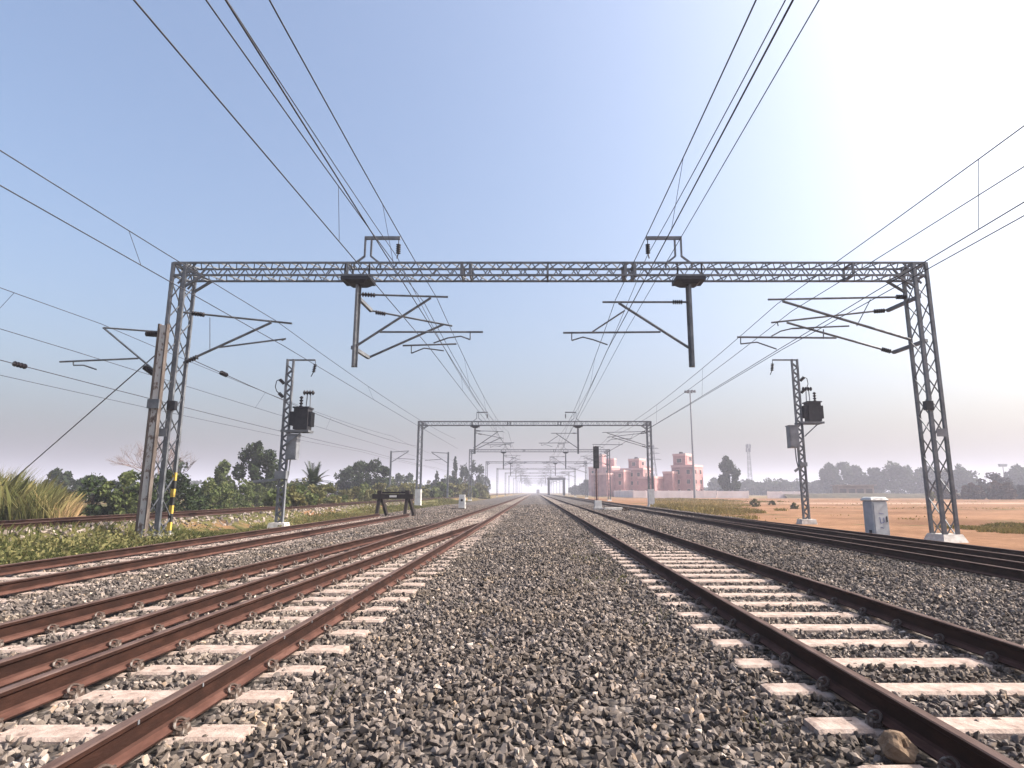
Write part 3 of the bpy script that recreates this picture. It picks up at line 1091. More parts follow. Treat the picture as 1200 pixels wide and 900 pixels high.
# ------------------------------------------------------------------ rusty mast with bracket and guy
mb = (-12.40, 19.66, 0)
t = thing('catenary_mast', 'rusty peeling steel mast standing against the left portal leg', 'mast', mb)
m = MB()
m.bar((mb[0] - .13, mb[1], -.2), (mb[0] - .13, mb[1], 6.95), .06, .17, up=(0, 1, 0))
m.bar((mb[0] + .13, mb[1], -.2), (mb[0] + .13, mb[1], 6.95), .04, .17, up=(0, 1, 0))
m.build('post', M['rust_brown'], t, mb)
m = MB()
m.bar((mb[0] + .01, mb[1] - .05, -.1), (mb[0] + .01, mb[1] - .05, 6.9), .195, .03, up=(0, 1, 0))
m.build('web_plate', M['rusty_mast'], t, mb)
m = MB()
m.box((mb[0], mb[1] - .12, 4.25), (.38, .05, .30))
m.build('clamp_plate', M['galv'], t, mb)
m = MB()
Y = mb[1]
for a, b, r in (((188, 389), (122, 384), .03), ((188, 440), (121, 384), .034), ((70, 424), (162, 420), .03)):
    m.tube([pt(*a, Y), pt(*b, Y)], r)
m.tube([pt(86, 424, Y), pt(86, 428, Y), pt(98, 428, Y), pt(113, 433, Y)], .024)
br = m.build('cantilever', M['galv'], t, mb)
for a, b in (((171, 391), (184, 392)), ((169, 430), (180, 438))):
    m = MB()
    m.insulator(pt(*a, Y), pt(*b, Y), .095, 5)
    m.build('insulator', M['insulator'], br, mb)
m = MB()
m.tube([pt(188, 411, 19.7), (-27, 30, .5)], .022)
tag(m.build('guy_wire', M['galv']), 'long straight guy rod sloping from the rusty mast down into the reeds', 'guy wire')


# ------------------------------------------------------------------ transformer masts
def transformer_mast(name, label, Y, base, top, s, px):
    """s = side of the insulator arm; px = pixel helper offsets"""
    b = at(base[0], base[1], Y)
    org = (b.x, Y, 0)
    t = thing('transformer_mast', label, 'mast', org)
    x, zt = b.x, at(top[0], top[1], Y).z
    m = MB()
    for dx in (-.14, .14):
        m.bar((x + dx, Y, -.1), (x + dx, Y, zt), .075, .13, up=(0, 1, 0))
    n = int(zt / .42)
    for k in range(n):
        z = .05 + k * .42
        for yy in (-.06, .06):
            m.bar((x - .12, Y + yy, z), (x + .12, Y + yy, z + .21), .05, .012, up=(0, 1, 0))
            m.bar((x + .12, Y + yy, z + .21), (x - .12, Y + yy, z + .42), .05, .012, up=(0, 1, 0))
    m.build('post', M['galv'], t, org)
    m = MB()
    m.box((x, Y, -.05), (.8, .7, .3), taper=.85)
    m.build('footing', M['lime'], t, org)
    # insulator arm
    m = MB()
    xe = x + s * 1.15
    m.bar((x - s * .1, Y, zt - .04), (xe, Y, zt - .04), .06, .07)
    arm = m.build('arm', M['galv'], t, org)
    m = MB()
    m.tube([(xe, Y, zt - .05), (xe, Y, zt - .25)], .014)
    m.insulator((xe, Y, zt - .22), (xe - .06, Y, zt - .62), .085, 5)
    m.tube([(xe - .06, Y, zt - .6), (xe - .16, Y, zt - .82)], .02)
    m.build('insulator', M['insulator'], arm, org)
    # jumper with two insulators on the side away from the arm
    m = MB()
    sx = x - s * .22
    m.insulator((sx, Y, zt - 1.15), (sx - s * .22, Y, zt - .95), .085, 4)
    m.insulator((sx, Y, zt - 1.78), (sx - s * .22, Y, zt - 1.58), .085, 4)
    m.tube([(sx - s * .22, Y, zt - .95), (sx - s * .36, Y, zt - 1.02), (sx - s * .40, Y, zt - 1.3), (sx - s * .32, Y, zt - 1.5), (sx - s * .22, Y, zt - 1.58)], .02)
    m.build('jumper', M['insulator'], t, org)
    # transformer on its platform, always on the right of the post
    pz = zt - 3.35
    m = MB()
    for yy in (-.3, .3):
        m.bar((x - .1, Y + yy, pz), (x + 1.15, Y + yy, pz), .07, .10)
    m.bar((x + 1.1, Y - .3, pz), (x + 1.1, Y + .3, pz), .07, .10)
    m.bar((x + .1, Y - .3, pz - .7), (x + .9, Y - .3, pz), .05)
    m.build('platform', M['galv'], t, org)
    m = MB()
    cx = x + .74
    m.box((cx, Y, pz + .56), (.64, .56, .96))
    m.box((cx, Y, pz + 1.07), (.74, .66, .06))
    for k in range(6):
        m.box((cx - .42, Y - .2 + k * .08, pz + .58), (.22, .025, .62))
        m.box((cx + .38, Y - .2 + k * .08, pz + .55), (.16, .025, .66))
    tank = m.build('transformer_tank', M['dark_steel'], t, org)
    m = MB()
    bx = (cx - .12, cx + .2) if s > 0 else (cx + .16, cx - .2)
    m.insulator((bx[0], Y, pz + 1.08), (bx[0], Y, pz + 1.62), .085, 4)
    m.build('bushing', M['insulator'], tank, org)
    m = MB()
    m.bar((bx[1] - .08, Y, pz + 1.08), (bx[1] - .06, Y, pz + 1.72), .035)
    m.bar((bx[1] + .10, Y, pz + 1.08), (bx[1] + .08, Y, pz + 1.72), .035)
    m.build('bracket', M['galv_light'], tank, org)
    m = MB()
    m.insulator((bx[1] - .26, Y, pz + 1.78), (bx[1] + .26, Y, pz + 1.78), .11, 4)
    m.build('fuse', M['insulator'], tank, org)
    # switch cabinet below
    m = MB()
    cb = x + s * .40
    m.box((cb, Y - .05, pz - .72), (.46, .42, 1.10))
    m.box((cb, Y - .05, pz - .15), (.52, .48, .05))
    cab = m.build('switch_cabinet', M['galv_light'], t, org)
    m = MB()
    m.box((cb, Y - .27, pz - .72), (.38, .015, .95))
    m.build('door', M['galv_light'], cab, org)
    m = MB()
    m.tube([(cb - s * .1, Y, pz - 1.27), (cb - s * .12, Y, pz - 1.9), (x + s * .2, Y, pz - 2.3)], .03)
    m.build('conduit', M['galv_light'], t, org)
    m = MB()
    if s > 0:
        m.box((x, Y - .1, pz - 1.95), (.5, .3, .34))
        m.bar((x - .1, Y - .1, pz - 2.15), (x - 1.25, Y - .1, pz - 2.25), .06, .10)
        m.build('operating_lever', M['galv_light'], t, org)
        m = MB()
        m.bar((x + .19, Y - .04, .1), (x + .19, Y - .04, pz - 2.2), .03, .15, up=(0, 1, 0))
        m.build('earth_strip', M['galv_light'], t, org)
    else:
        m.bar((x - .45, Y - .1, pz - 2.45), (x + .05, Y - .1, pz - 2.1), .06, .12)
        m.box((x, Y - .09, pz - 2.1), (.36, .2, .2))
        m.build('operating_lever', M['galv_light'], t, org)
    return t


transformer_mast('m', 'steel mast in the weeds carrying a dark transformer, its insulator arm pointing right', 27.5, (327, 612), (340, 421), 1, None)
transformer_mast('m', 'steel mast on the sand carrying a dark transformer, its insulator arm pointing left', 31.0, (945, 607), (929, 421), -1, None)

# two small masts far on the left
for (u, Y, s, lab) in ((456, 100, 1, 'small distant mast above the bushes, bracket pointing right'), (524, 103, -1, 'small distant mast above the bushes, bracket pointing left')):
    b = at(u, 590, Y)
    org = (b.x, Y, 0)
    t = thing('catenary_mast', lab, 'mast', org, group='small distant masts on the left')
    m = MB()
    m.bar((b.x, Y, -.1), (b.x, Y, 8.1), .28, .25, up=(0, 1, 0))
    m.build('post', M['galv'], t, org)
    m = MB()
    m.tube([(b.x, Y, 7.9), (b.x + s * 2.9, Y, 8.1)], .06)
    m.tube([(b.x, Y, 6.2), (b.x + s * 2.8, Y, 8.0)], .065)
    m.tube([(b.x + s * 1.0, Y, 6.9), (b.x + s * 3.9, Y, 6.7)], .05)
    m.build('cantilever', M['galv'], t, org)

# ------------------------------------------------------------------ trackside objects
# grey location cabinet
Y = 20.6
b = at(1028, 622, Y)
org = (b.x, Y, -.2)
t = thing('trackside_cabinet', 'pale grey trackside equipment cabinet standing on the sand', 'cabinet', org, rotz=R(10))
m = MB()
m.box((0, 0, .72), (.60, .44, 1.24))
bd = m.build('body', M['cabinet_grey'], t)
bv = bd.modifiers.new('soft edges', 'BEVEL')
bv.width, bv.segments = .05, 3
m = MB()
m.box((0, 0, .06), (.66, .5, .16))
m.build('plinth', M['lime'], t)
m = MB()
m.box((0, 0, 1.37), (.68, .52, .07))
m.box((0, 0, 1.435), (.66, .50, .06), taper=.8)
rf = m.build('roof', M['white_paint'], t)
bv = rf.modifiers.new('soft edges', 'BEVEL')
bv.width, bv.segments = .03, 3
m = MB()
m.box((0.02, -.228, .70), (.50, .02, 1.12))
dr = m.build('door', M['cabinet_grey'], t)
m = MB()
m.bar((.20, -.25, .66), (.20, -.25, .84), .025)
m.build('handle', M['dark_steel'], dr)
m = MB()
for (a, c, q) in (((-.06, .95), (.10, .92), 0), ((-.05, .82), (-.02, .62), 0), ((-.02, .62), (.10, .66), 0), ((.10, .66), (.08, .80), 0), ((-.05, .50), (.06, .46), 0)):
    m.bar((a[0], -.241, a[1]), (c[0], -.241, c[1]), .018, .006, up=(0, 1, 0))
m.build('ink_marks', M['marker_ink'], dr)
m = MB()
m.box((-.305, -.08, .30), (.02, .12, .20))
m.build('vent', M['dark_steel'], t)

# buffer stop
Y = 37.3
t = thing('buffer_stop', 'black timber buffer stop closing the end of the siding', 'buffer stop', (-8.3, Y, 0))
for x in (-9.35, -7.68):
    m = MB()
    m.bar((x - .04, Y - .6, -.1), (x, Y - .05, 1.34), .17, .18)
    m.bar((x + .30, Y + .8, -.1), (x + .02, Y + .05, 1.30), .17, .18)
    m.build('frame', M['timber'], t, (-8.3, Y, 0))
m = MB()
m.box((-8.52, Y - .22, 1.17), (2.45, .22, .28))
m.box((-8.52, Y - .02, 1.40), (2.0, .14, .10))
bmn = m.build('buffer_beam', M['timber'], t, (-8.3, Y, 0))
m = MB()
m.box((-8.50, Y - .34, 1.18), (.42, .02, .12))
m.build('warning_board', M['white_paint'], bmn, (-8.3, Y, 0))
for x in (-9.35, -7.68):
    m = MB()
    m.box((x, Y - .12, 1.42), (.24, .24, .22))
    m.build('post_cap', M['timber'], t, (-8.3, Y, 0))

# ground signal, white
Y = 53
x = -6.25
t = thing('ground_signal', 'small white ground signal beside the left main track beyond the buffer stop', 'signal', (x, Y, 0))
m = MB()
m.box((x, Y, .62), (.56, .40, 1.20), taper=.85)
m.build('housing', M['white_paint'], t, (x, Y, 0))
m = MB()
m.tube([(x, Y - .26, .75), (x, Y - .17, .75)], .11, 12)
m.build('lamp', M['black'], t, (x, Y, 0))
m = MB()
m.box((x - .25, Y - .2, .02), (1.1, 1.0, .18), taper=.9)
m.build('base', M['timber'], t, (x, Y, 0))

# colour light signal
Y = 56
x = at(699, 570, Y).x
t = thing('signal_post', 'tall colour light signal with a black hooded head, right of the right main track', 'signal', (x, Y, 0))
m = MB()
m.tube([(x, Y, -.1), (x, Y, 5.6)], .085, 10)
m.build('post', M['signal_red'], t, (x, Y, 0))
m = MB()
m.box((x, Y - .05, 4.55), (.52, .12, 2.0))
m.box((x, Y + .08, 4.55), (.34, .2, 1.9))
hd = m.build('signal_head', M['black'], t, (x, Y, 0))
for z in (3.85, 4.33, 4.80, 5.28):
    m = MB()
    m.tube([(x, Y - .10, z), (x, Y - .36, z + .02)], [.13, .15], 12, cap=True)
    m.build('hood', M['black'], hd, (x, Y, 0))
m = MB()
for dx in (-.18, .18):
    m.bar((x + dx, Y + .35, -.1), (x + dx, Y + .12, 3.5), .03)
for k in range(10):
    z = .1 + .34 * k
    m.bar((x - .18, Y + .35 - .065 * k * .34, z), (x + .18, Y + .35 - .065 * k * .34, z), .022)
m.build('ladder', M['galv'], t, (x, Y, 0))
m = MB()
m.box((x, Y, .25), (.5, .5, .6), taper=.8)
m.build('foot', M['lime'], t, (x, Y, 0))
# white point machine and cable trough cover next to it
Y = 50.5
x = at(701, 592, Y).x
t = thing('point_machine', 'white boxy point machine on the ballast right of the right main track', 'point machine', (x, Y, 0))
m = MB()
m.box((x, Y, .45), (.58, .55, .62), taper=.9)
m.build('housing', M['white_paint'], t, (x, Y, 0))
m = MB()
m.box((x, Y, .10), (.72, .7, .16))
m.build('base', M['lime'], t, (x, Y, 0))
m = MB()
m.box((x + 1.15, Y - .6, .10), (1.5, .42, .26), .12, taper=.94)
tag(m.build('concrete_block', M['lime']), 'long low white concrete block lying beside the white point machine', 'concrete block')

# gantry far along the right tracks
Y = 300
xl, xr = at(643, 570, Y).x, at(661, 570, Y).x
t = thing('track_gantry', 'dark low steel gantry far along the tracks, right of the vanishing point', 'gantry', ((xl + xr) / 2, Y, 0))
for x in (xl, xr):
    m = MB()
    m.box((x, Y, 3.6), (1.1, 1.0, 7.6))
    m.build('leg', M['dark_steel'], t, ((xl + xr) / 2, Y, 0))
m = MB()
m.box(((xl + xr) / 2, Y, 7.9), (xr - xl + 1.4, 1.0, 1.2))
m.build('beam', M['dark_steel'], t, ((xl + xr) / 2, Y, 0))

# distant train
Y = 640
t = thing('train', 'tiny dark train far away at the vanishing point of the right main track', 'train', (3.08, Y, 0))
m = MB()
m.box((3.08, Y + 9, 2.5), (3.2, 18, 3.4), taper=.94)
m.build('body', M['train'], t, (3.08, Y, 0))
m = MB()
m.box((3.08, Y - .02, 3.3), (2.2, .1, .8))
m.build('windscreen', M['glass_bay_dark'], t, (3.08, Y, 0))
m = MB()
m.box((3.08, Y + 9, .55), (2.8, 16, .6))
m.build('bogie', M['black'], t, (3.08, Y, 0))

# high mast light beside the buildings
Y = 172
b = at(814, 578, Y)
org = (b.x, Y, 0)
t = thing('light_mast', 'very tall slender floodlight mast beside the pink buildings', 'light mast', org)
m = MB()
m.tube([(b.x, Y, -.2), (b.x, Y, 30)], [.36, .17], 10)
m.build('pole', M['galv_light'], t, org)
m = MB()
m.tube([(b.x + 1.1 * math.cos(a), Y + 1.1 * math.sin(a), 30.0) for a in [k * math.pi / 8 for k in range(17)]], .10, 5)
for k in range(4):
    a = k * math.pi / 2 + .4
    m.bar((b.x, Y, 29.8), (b.x + 1.1 * math.cos(a), Y + 1.1 * math.sin(a), 30.0), .08)
ring = m.build('lamp_ring', M['galv'], t, org)
for k in range(8):
    a = k * math.pi / 4 + .2
    m = MB()
    m.box((b.x + 1.35 * math.cos(a), Y + 1.35 * math.sin(a), 29.85), (.62, .5, .5), a, taper=.8)
    m.build('floodlight', M['dark_steel'], ring, org)
# distant floodlight mast at the right edge
Y = 330
b = at(1179, 575, Y)
org = (b.x, Y, 0)
t = thing('light_mast', 'faint distant floodlight mast above the trees at the right edge', 'light mast', org)
zt = at(1179, 546, Y).z
m = MB()
m.tube([(b.x, Y, -.2), (b.x, Y, zt)], [.34, .2], 8)
m.build('pole', M['galv_light'], t, org)
m = MB()
m.box((b.x, Y, zt + .3), (3.4, 1.6, 1.4), taper=1.15)
m.build('lamp_ring', M['galv_light'], t, org)


# ------------------------------------------------------------------ lattice towers far right
def tower(name, label, cat, Y, u, vtop, wb, wt, arms=()):
    b = at(u, 577, Y)
    zt = at(u, vtop, Y).z
    org = (b.x, Y, 0)
    t = thing(name, label, cat, org)
    m = MB()
    n = 9
    cs = []
    for k in range(n + 1):
        z = -.3 + (zt + .3) * k / n
        w = (wb + (wt - wb) * min(1, k / (n * .8))) / 2
        cs.append([Vector((b.x + sx * w, Y + sy * w, z)) for sx, sy in ((-1, -1), (1, -1), (1, 1), (-1, 1))])
    for k in range(n):
        for i in range(4):
            j = (i + 1) % 4
            m.bar(cs[k][i], cs[k + 1][i], .18)
            m.bar(cs[k][i], cs[k + 1][j], .10)
            m.bar(cs[k][j], cs[k + 1][i], .10)
    m.build('lattice', M['galv'], t, org)
    for fz, hw in arms:
        m = MB()
        z = zt * fz
        for yy in (-.5, .5):
            m.bar((b.x - hw, Y, z), (b.x, Y + yy, z + .3), .14)
            m.bar((b.x + hw, Y, z), (b.x, Y + yy, z + .3), .14)
        m.bar((b.x - hw, Y, z), (b.x + hw, Y, z), .16)
        m.bar((b.x - hw, Y, z), (b.x, Y, z + 1.3), .10)
        m.bar((b.x + hw, Y, z), (b.x, Y, z + 1.3), .10)
        m.build('crossarm', M['galv'], t, org)
    return t, b, zt


tower('power_pylon', 'lattice power pylon with cross arms rising behind the pink buildings', 'pylon', 330, 767, 521, 5, .9, ((.70, 4.2), (.82, 3.6), (.92, 3.0)))
t, b, zt = tower('radio_tower', 'slim lattice radio tower with dark antennas right of the lone tree', 'radio tower', 400, 880, 520, 2.6, 1.4)
for k in range(6):
    a = k * math.pi / 3
    m = MB()
    m.box((b.x + 1.3 * math.cos(a), 400 + 1.3 * math.sin(a), zt - 1.6 - 2.6 * (k % 2)), (.7, .7, 2.4), a)
    m.build('antenna', M['dark_steel'], t, (b.x, 400, 0))


# ------------------------------------------------------------------ pink buildings and the boundary wall
def building(label, cx, Y, rz, blocks, windows):
    t = thing('apartment_building', label, 'building', (cx, Y, -.3), R(rz), group='pink apartment buildings')
    walls = []
    for (x, y, w, d, h) in blocks:
        m = MB()
        m.box((x, y, h / 2), (w, d, h))
        wl = m.build('wall', M['pink'], t)
        walls.append(wl)
        m = MB()
        for sx, sy, lx, ly in ((0, -1, w + .24, .18), (0, 1, w + .24, .18), (-1, 0, .18, d - .12), (1, 0, .18, d - .12)):
            m.box((x + sx * (w / 2 + .03), y + sy * (d / 2 + .03), h + .25), (lx, ly, .7))
        m.build('parapet', M['pink_trim'], wl)
    for bi, (x, y, w, d, h) in enumerate(blocks[:2]):
        m = MB()
        m.tube([(x + w * .2, y + d * .2, h), (x + w * .2, y + d * .2, h + 1.3)], [.7, .62], 12)
        m.build('water_tank', M['black'], walls[bi])
        m = MB()
        m.tube([(x - w * .32, y - d / 2 - .10, 0), (x - w * .32, y - d / 2 - .10, h)], .09, 6)
        m.build('drain_pipe', M['pink_trim'], walls[bi])
    for (bi, face, a, z, ww, wh) in windows:
        x, y, w, d, h = blocks[bi]
        f = MB()
        p = MB()
        if face == 'front':
            f.box((x + a, y - d / 2 - .02, z), (ww + .3, .10, wh + .3))
            p.box((x + a, y - d / 2 - .09, z), (ww, .05, wh))
        else:
            f.box((x - w / 2 - .02, y + a, z), (.10, ww + .3, wh + .3))
            p.box((x - w / 2 - .09, y + a, z), (.05, ww, wh))
        fr = f.build('window', M['pink_trim'], t)
        p.build('pane', M['glass_bay_dark'], fr)
    return t


def grid(bi, face, cols, rows, ww=1.1, wh=1.3):
    return [(bi, face, a, z, ww, wh) for a in cols for z in rows]


building('pink apartment block with a stair tower, rightmost, behind the tall floodlight mast', 48.6, 196, 47,
         [(0, 0, 6.5, 7.5, 9.6), (-1.2, .8, 4.2, 4.4, 13.2), (3.9, .5, 1.6, 5.6, 9.0), (-8.5, 8.0, 6, 6, 6.0), (-5.0, 3.2, 3.2, 3.4, 7.6)],
         grid(0, 'left', (-2.2, 1.4), (2, 5, 8)) + grid(0, 'front', (-1.7, 1.6), (2, 5, 8)) + grid(1, 'left', (0,), (11.6,), 1.6, 1.2) + [(1, 'front', .9, 12.2, 1.5, 1.3)])
building('pink apartment block with a stair tower, in the middle of the three', 37.4, 226, 47,
         [(0, 0, 6.5, 10, 9.8), (-1.0, -1.0, 4.4, 4.6, 13.2), (-5.2, 3.5, 5.5, 6.5, 9.0), (-9.8, 8.0, 5, 7, 8.0), (3.9, .5, 1.6, 6, 10.6)],
         grid(0, 'left', (-3.0, 0, 3.2), (2, 5, 8)) + grid(0, 'front', (-1.7, 1.6), (2, 5, 8)) + [(1, 'front', .2, 12.0, 1.4, 1.3), (1, 'left', 0, 11.8, 1.4, 1.3)] + grid(2, 'left', (-1.6, 1.6), (2, 5, 7.6)))
building('pink block with a slim turret, farthest left and partly behind the signal', 32.6, 290, 50,
         [(0, 0, 7, 13, 13.0), (-2.2, 0, 3.2, 3.2, 18.5), (4.3, .5, 2, 8, 17)],
         grid(0, 'left', (-4, 0, 4), (3, 7, 11)) + grid(0, 'front', (-1.8, 1.8), (3, 7, 11)))


def wall_run(label, p, q, h, gap=3.0):
    t = thing('boundary_wall', label, 'wall', (p[0], p[1], -.35))
    p, q = Vector((*p, 0)), Vector((*q, 0))
    L = (q - p).length
    d = (q - p) / L
    ang = math.atan2(d.y, d.x)
    m = MB()
    m.box(((p.x + q.x) / 2, (p.y + q.y) / 2, h / 2), (L, .22, h), ang)
    m.build('panel', M['boundary'], t, (p.x, p.y, 0))
    n = int(L / gap)
    m = MB()
    for k in range(n + 1):
        c = p + d * (k * L / n)
        m.box((c.x, c.y, h / 2 + .05), (.34, .36, h + .1), ang)
    m.build('pier', M['boundary'], t, (p.x, p.y, 0))
    return t


wall_run('pale boundary wall facing the camera below the pink buildings, right of its corner', (28.5, 178), (52, 178), 2.2)
wall_run('shaded boundary wall running back along the tracks to its corner by the buildings', (28.4, 178.5), (28.4, 330), 2.2)
wall_run('pale boundary wall from the floodlight mast to the lone tree', (52.6, 178.2), (61.5, 178.2), 2.1)
wall_run('far white boundary wall stretch right of the lone tree', (67.5, 179), (79, 179), 2.0)

# long shed, its bays painted dark on a solid wall
Y = 205
t = thing('open_shed', 'low grey shed with a row of dark open bays at the far field edge', 'shed', (107, Y, -.3))
m = MB()
m.box((107, Y + 2.5, 1.9), (12, 4, 3.8))
m.build('wall', M['shed_wall'], t, (107, Y, 0))
m = MB()
m.box((107, Y + 2.2, 4.05), (13, 5.4, .3))
m.build('roof', M['shed_wall'], t, (107, Y, 0))
for k in range(4):
    m = MB()
    m.box((102.6 + k * 2.9, Y + .45, 1.55), (2.1, .1, 2.5))  # dark panel paints the bay's inner shade onto the wall
    m.build('bay_shade', M['glass_bay_dark'], t, (107, Y, 0))


def leaf_quads(centers, size, r, flat_bias=0.0, aspect=.55):
    n = len(centers)
    a = r.normal(size=(n, 3))
    a /= np.linalg.norm(a, axis=1)[:, None]
    b = np.cross(a, r.normal(size=(n, 3)))
    b /= np.linalg.norm(b, axis=1)[:, None]
    s = size * r.uniform(.6, 1.4, (n, 1))
    a, b = a * s, b * s * aspect
    v = np.stack([centers - a, centers - b * .9 + a * .1, centers + a, centers + b], 1)
    return v.reshape(-1, 3)


def crown_mesh(name, r, w, d, h, clumps, leaves, size, base=0.0, shape='round', spread=.24, tone_mu=.45):
    """leaves scattered over many uneven clumps inside an ellipsoid of w x d x h standing on z = base"""
    C = []
    while len(C) < clumps:
        p = r.uniform(-1, 1, 3)
        if np.linalg.norm(p) > 1:
            continue
        if np.linalg.norm(p) < .45 and r.uniform() < .7:
            continue
        C.append(p)
    C = np.array(C)
    if shape == 'cone':
        C[:, :2] *= (1.0 - .42 * (C[:, 2:3] + 1) / 2 * 1.3)
    if shape == 'bush':
        C[:, 2] = np.abs(C[:, 2]) * 2 - 1
    rad = r.uniform(.6, 1.25, clumps) * spread
    per = r.dirichlet(np.ones(clumps) * 4) * leaves
    pts, tone = [], []
    for c, rr, n in zip(C, rad, per.astype(int)):
        dirs = r.normal(size=(n, 3))
        dirs /= np.linalg.norm(dirs, axis=1)[:, None]
        q = c + dirs * rr * r.uniform(.35, 1.0, (n, 1)) ** .6
        q[:, 2] += .12 * rr * r.normal(size=n)
        pts.append(q)
        tone.append(np.clip(r.normal(tone_mu + r.uniform(-.18, .18), .14, n), 0, 1))
    q = np.concatenate(pts)
    tone = np.concatenate(tone)
    q = q * np.array([w / 2, d / 2, h / 2]) + np.array([0, 0, base + h / 2])
    q[:, 2] = np.maximum(q[:, 2], .03)
    v = leaf_quads(q, size, r)
    n = len(q)
    return np_mesh(name, v, np.arange(n * 4), np.full(n, 4), np.repeat(tone, 4))


def mound(label, u, v0, v1, wpx, Y, mat):
    b = at(u, v1, Y)
    h = at(u, v0, Y).z + .3
    w = wpx * Y / F
    r = np.random.default_rng(int(u))
    me = crown_mesh('straw_stack', r, w, w * .9, h, 46, 5200, .30, 0.0, 'bush', .36, .45)
    o = link('straw_stack', me, M[mat])
    o.location = (b.x, Y, -.32)
    return tag(o, label, 'straw stack', 'straw stacks at the field edge')


mound('brown straw stack just right of the near portal leg', 1140, 567, 578, 22, 150, 'thatch')
mound('tall grey straw stack between two brown ones', 1166, 556, 578, 36, 158, 'thatch_grey')
mound('broad brown straw stack in front of the grey one', 1174, 563, 579, 27, 146, 'thatch')
mound('grey low straw stack at the right edge', 1197, 568, 579, 18, 150, 'thatch_grey')
mound('small brown straw stack behind the near portal leg', 1106, 566, 577, 24, 155, 'thatch')

# hedge-like earth bank along the far edge of the sand
xs = np.linspace(72, 330, 130)
ys = np.linspace(176, 186, 8)


def bank_z(x, y):
    k = np.sin((y - 176) / 10 * math.pi)
    return -.35 + k * (1.5 + .35 * wave(x * .3, y * .3, 9))


tag(sheet('earth_bank', xs, ys, bank_z, noise_mat('weedy_bank', [(.3, (.028, .026, .016)), (.55, (.060, .050, .032)), (.75, (.11, .085, .055))], scale=.5, detail=8, rough=.97, bump=.8, bscale=2)), kind='structure')


# ------------------------------------------------------------------ vegetation
def trunk_mesh(r, h, rad, limbs, reach, lean=.08, sides=7):
    m = MB()
    bend = [(r.uniform(-1, 1) * lean * h, r.uniform(-1, 1) * lean * h) for _ in range(3)]
    pts = [Vector((0, 0, -.25)), Vector((bend[0][0] * .3, bend[0][1] * .3, h * .35)), Vector((bend[1][0] * .7, bend[1][1] * .7, h * .7)), Vector((bend[2][0], bend[2][1], h))]
    m.tube(pts, [rad * 1.2, rad, rad * .75, rad * .35], sides)
    for k in range(limbs):
        a = k * 2.4 + r.uniform(-.5, .5)
        s = pts[1].lerp(pts[3], r.uniform(.1, .8))
        e = s + Vector((math.cos(a) * reach * r.uniform(.6, 1), math.sin(a) * reach * r.uniform(.6, 1), reach * r.uniform(.4, .9)))
        mid = s.lerp(e, .5) + Vector((0, 0, reach * .08))
        m.tube([s, mid, e], [rad * .5, rad * .35, rad * .12], 5)
    return m


def gz(x, y):
    return float(ground_z(np.array([float(x)]), np.array([float(y)]))[0])


def tree(name, label, x, Y, h, w, mat, shape='round', leaves=2600, clumps=34, size=.22, group=None, trunk=.28, spread=.26, base=None, tone=.45, seed=None):
    r = np.random.default_rng(seed if seed is not None else int(abs(x) * 31 + Y * 7))
    z = gz(x, Y)
    t = thing(name, label, 'tree' if 'tree' in name or 'palm' in name else 'bush', (x, Y, z), r.uniform(0, 6.28), group)
    base = h * trunk if base is None else base
    hm = h - base
    trunk_mesh(r, base + hm * .55, max(.05, h * .022), 7, w * .32).build('trunk' if 'tree' in name else 'stem', M['bark'], t)
    link('crown' if 'tree' in name else 'foliage', crown_mesh('crown', r, w, w * .9, hm, clumps, leaves, size, base, shape, spread, tone), M[mat], t)
    return t


GB = 'bushes beyond the embankment track'
# bushes behind the embankment, from near left to the vanishing point
rb = np.random.default_rng(5)
bush_labels = {
    'leaf_dark': 'dark green rounded bush in the row behind the embankment track',
    'leaf_mid': 'mid green leafy bush in the row behind the embankment track',
    'leaf_olive': 'yellowish olive bush in the row behind the embankment track'}
u = 118.0
while u < 560:
    frac = (u - 118) / 442
    Y = 36 + 250 * frac ** 2.6
    X = (u - CU) / F * Y
    if X > -19.6:
        X = -19.6 - rb.uniform(0, 3)
        Y = X * F / (u - CU)
    vt = 553 + 8 * frac + rb.uniform(-5, 9)
    if 215 < u < 300: vt -= 3
    h = max(1.6, at(u, vt, Y).z - gz(X, Y))
    w = h * rb.uniform(1.0, 1.5)
    mt = rb.choice(['leaf_dark', 'leaf_mid', 'leaf_mid', 'leaf_mid', 'leaf_olive'])
    if 100 < u < 150: mt = 'leaf_dark'
    near = Y < 70
    tree('bush', bush_labels[mt], X, Y, h, w, mt, 'bush', leaves=3400 if near else 1300, clumps=42 if near else 22, size=.13 if near else .26,
         group=GB, base=0.0, spread=.26, tone=.5)
    u += w * F / Y * .52
# a second, lower and nearer row of weeds-bushes
for k in range(26):
    u = 330 + k * 9.6 + rb.uniform(-3, 3)
    Y = 42 + (u - 330) ** 1.45 / 26
    v1 = 588 - (u - 330) * .028
    X = (u - CU) / F * Y
    h = max(.8, (v1 - 565 + rb.uniform(-6, 5)) * Y / F)
    tree('shrub', rb.choice(['low scrubby green shrub in the weeds left of the buffer stop and beyond', 'low scrubby green shrub in the weeds left of the buffer stop and beyond']),
         X, Y, h, h * rb.uniform(1.3, 1.9), rb.choice(['leaf_mid', 'leaf_olive', 'leaf_olive', 'leaf_mid']), 'bush', leaves=1500, clumps=24,
         size=.10 + Y * .0016, group='low shrubs in the weeds', base=0.0, spread=.28, tone=.55)

# single trees on the left
def tree_px(name, label, u, vt, wpx, Y, mat, shape='round', **kw):
    X = (u - CU) / F * Y
    h = at(u, vt, Y).z - gz(X, Y)
    return tree(name, label, X, Y, h, wpx * Y / F * 1.02, mat, shape, **kw)


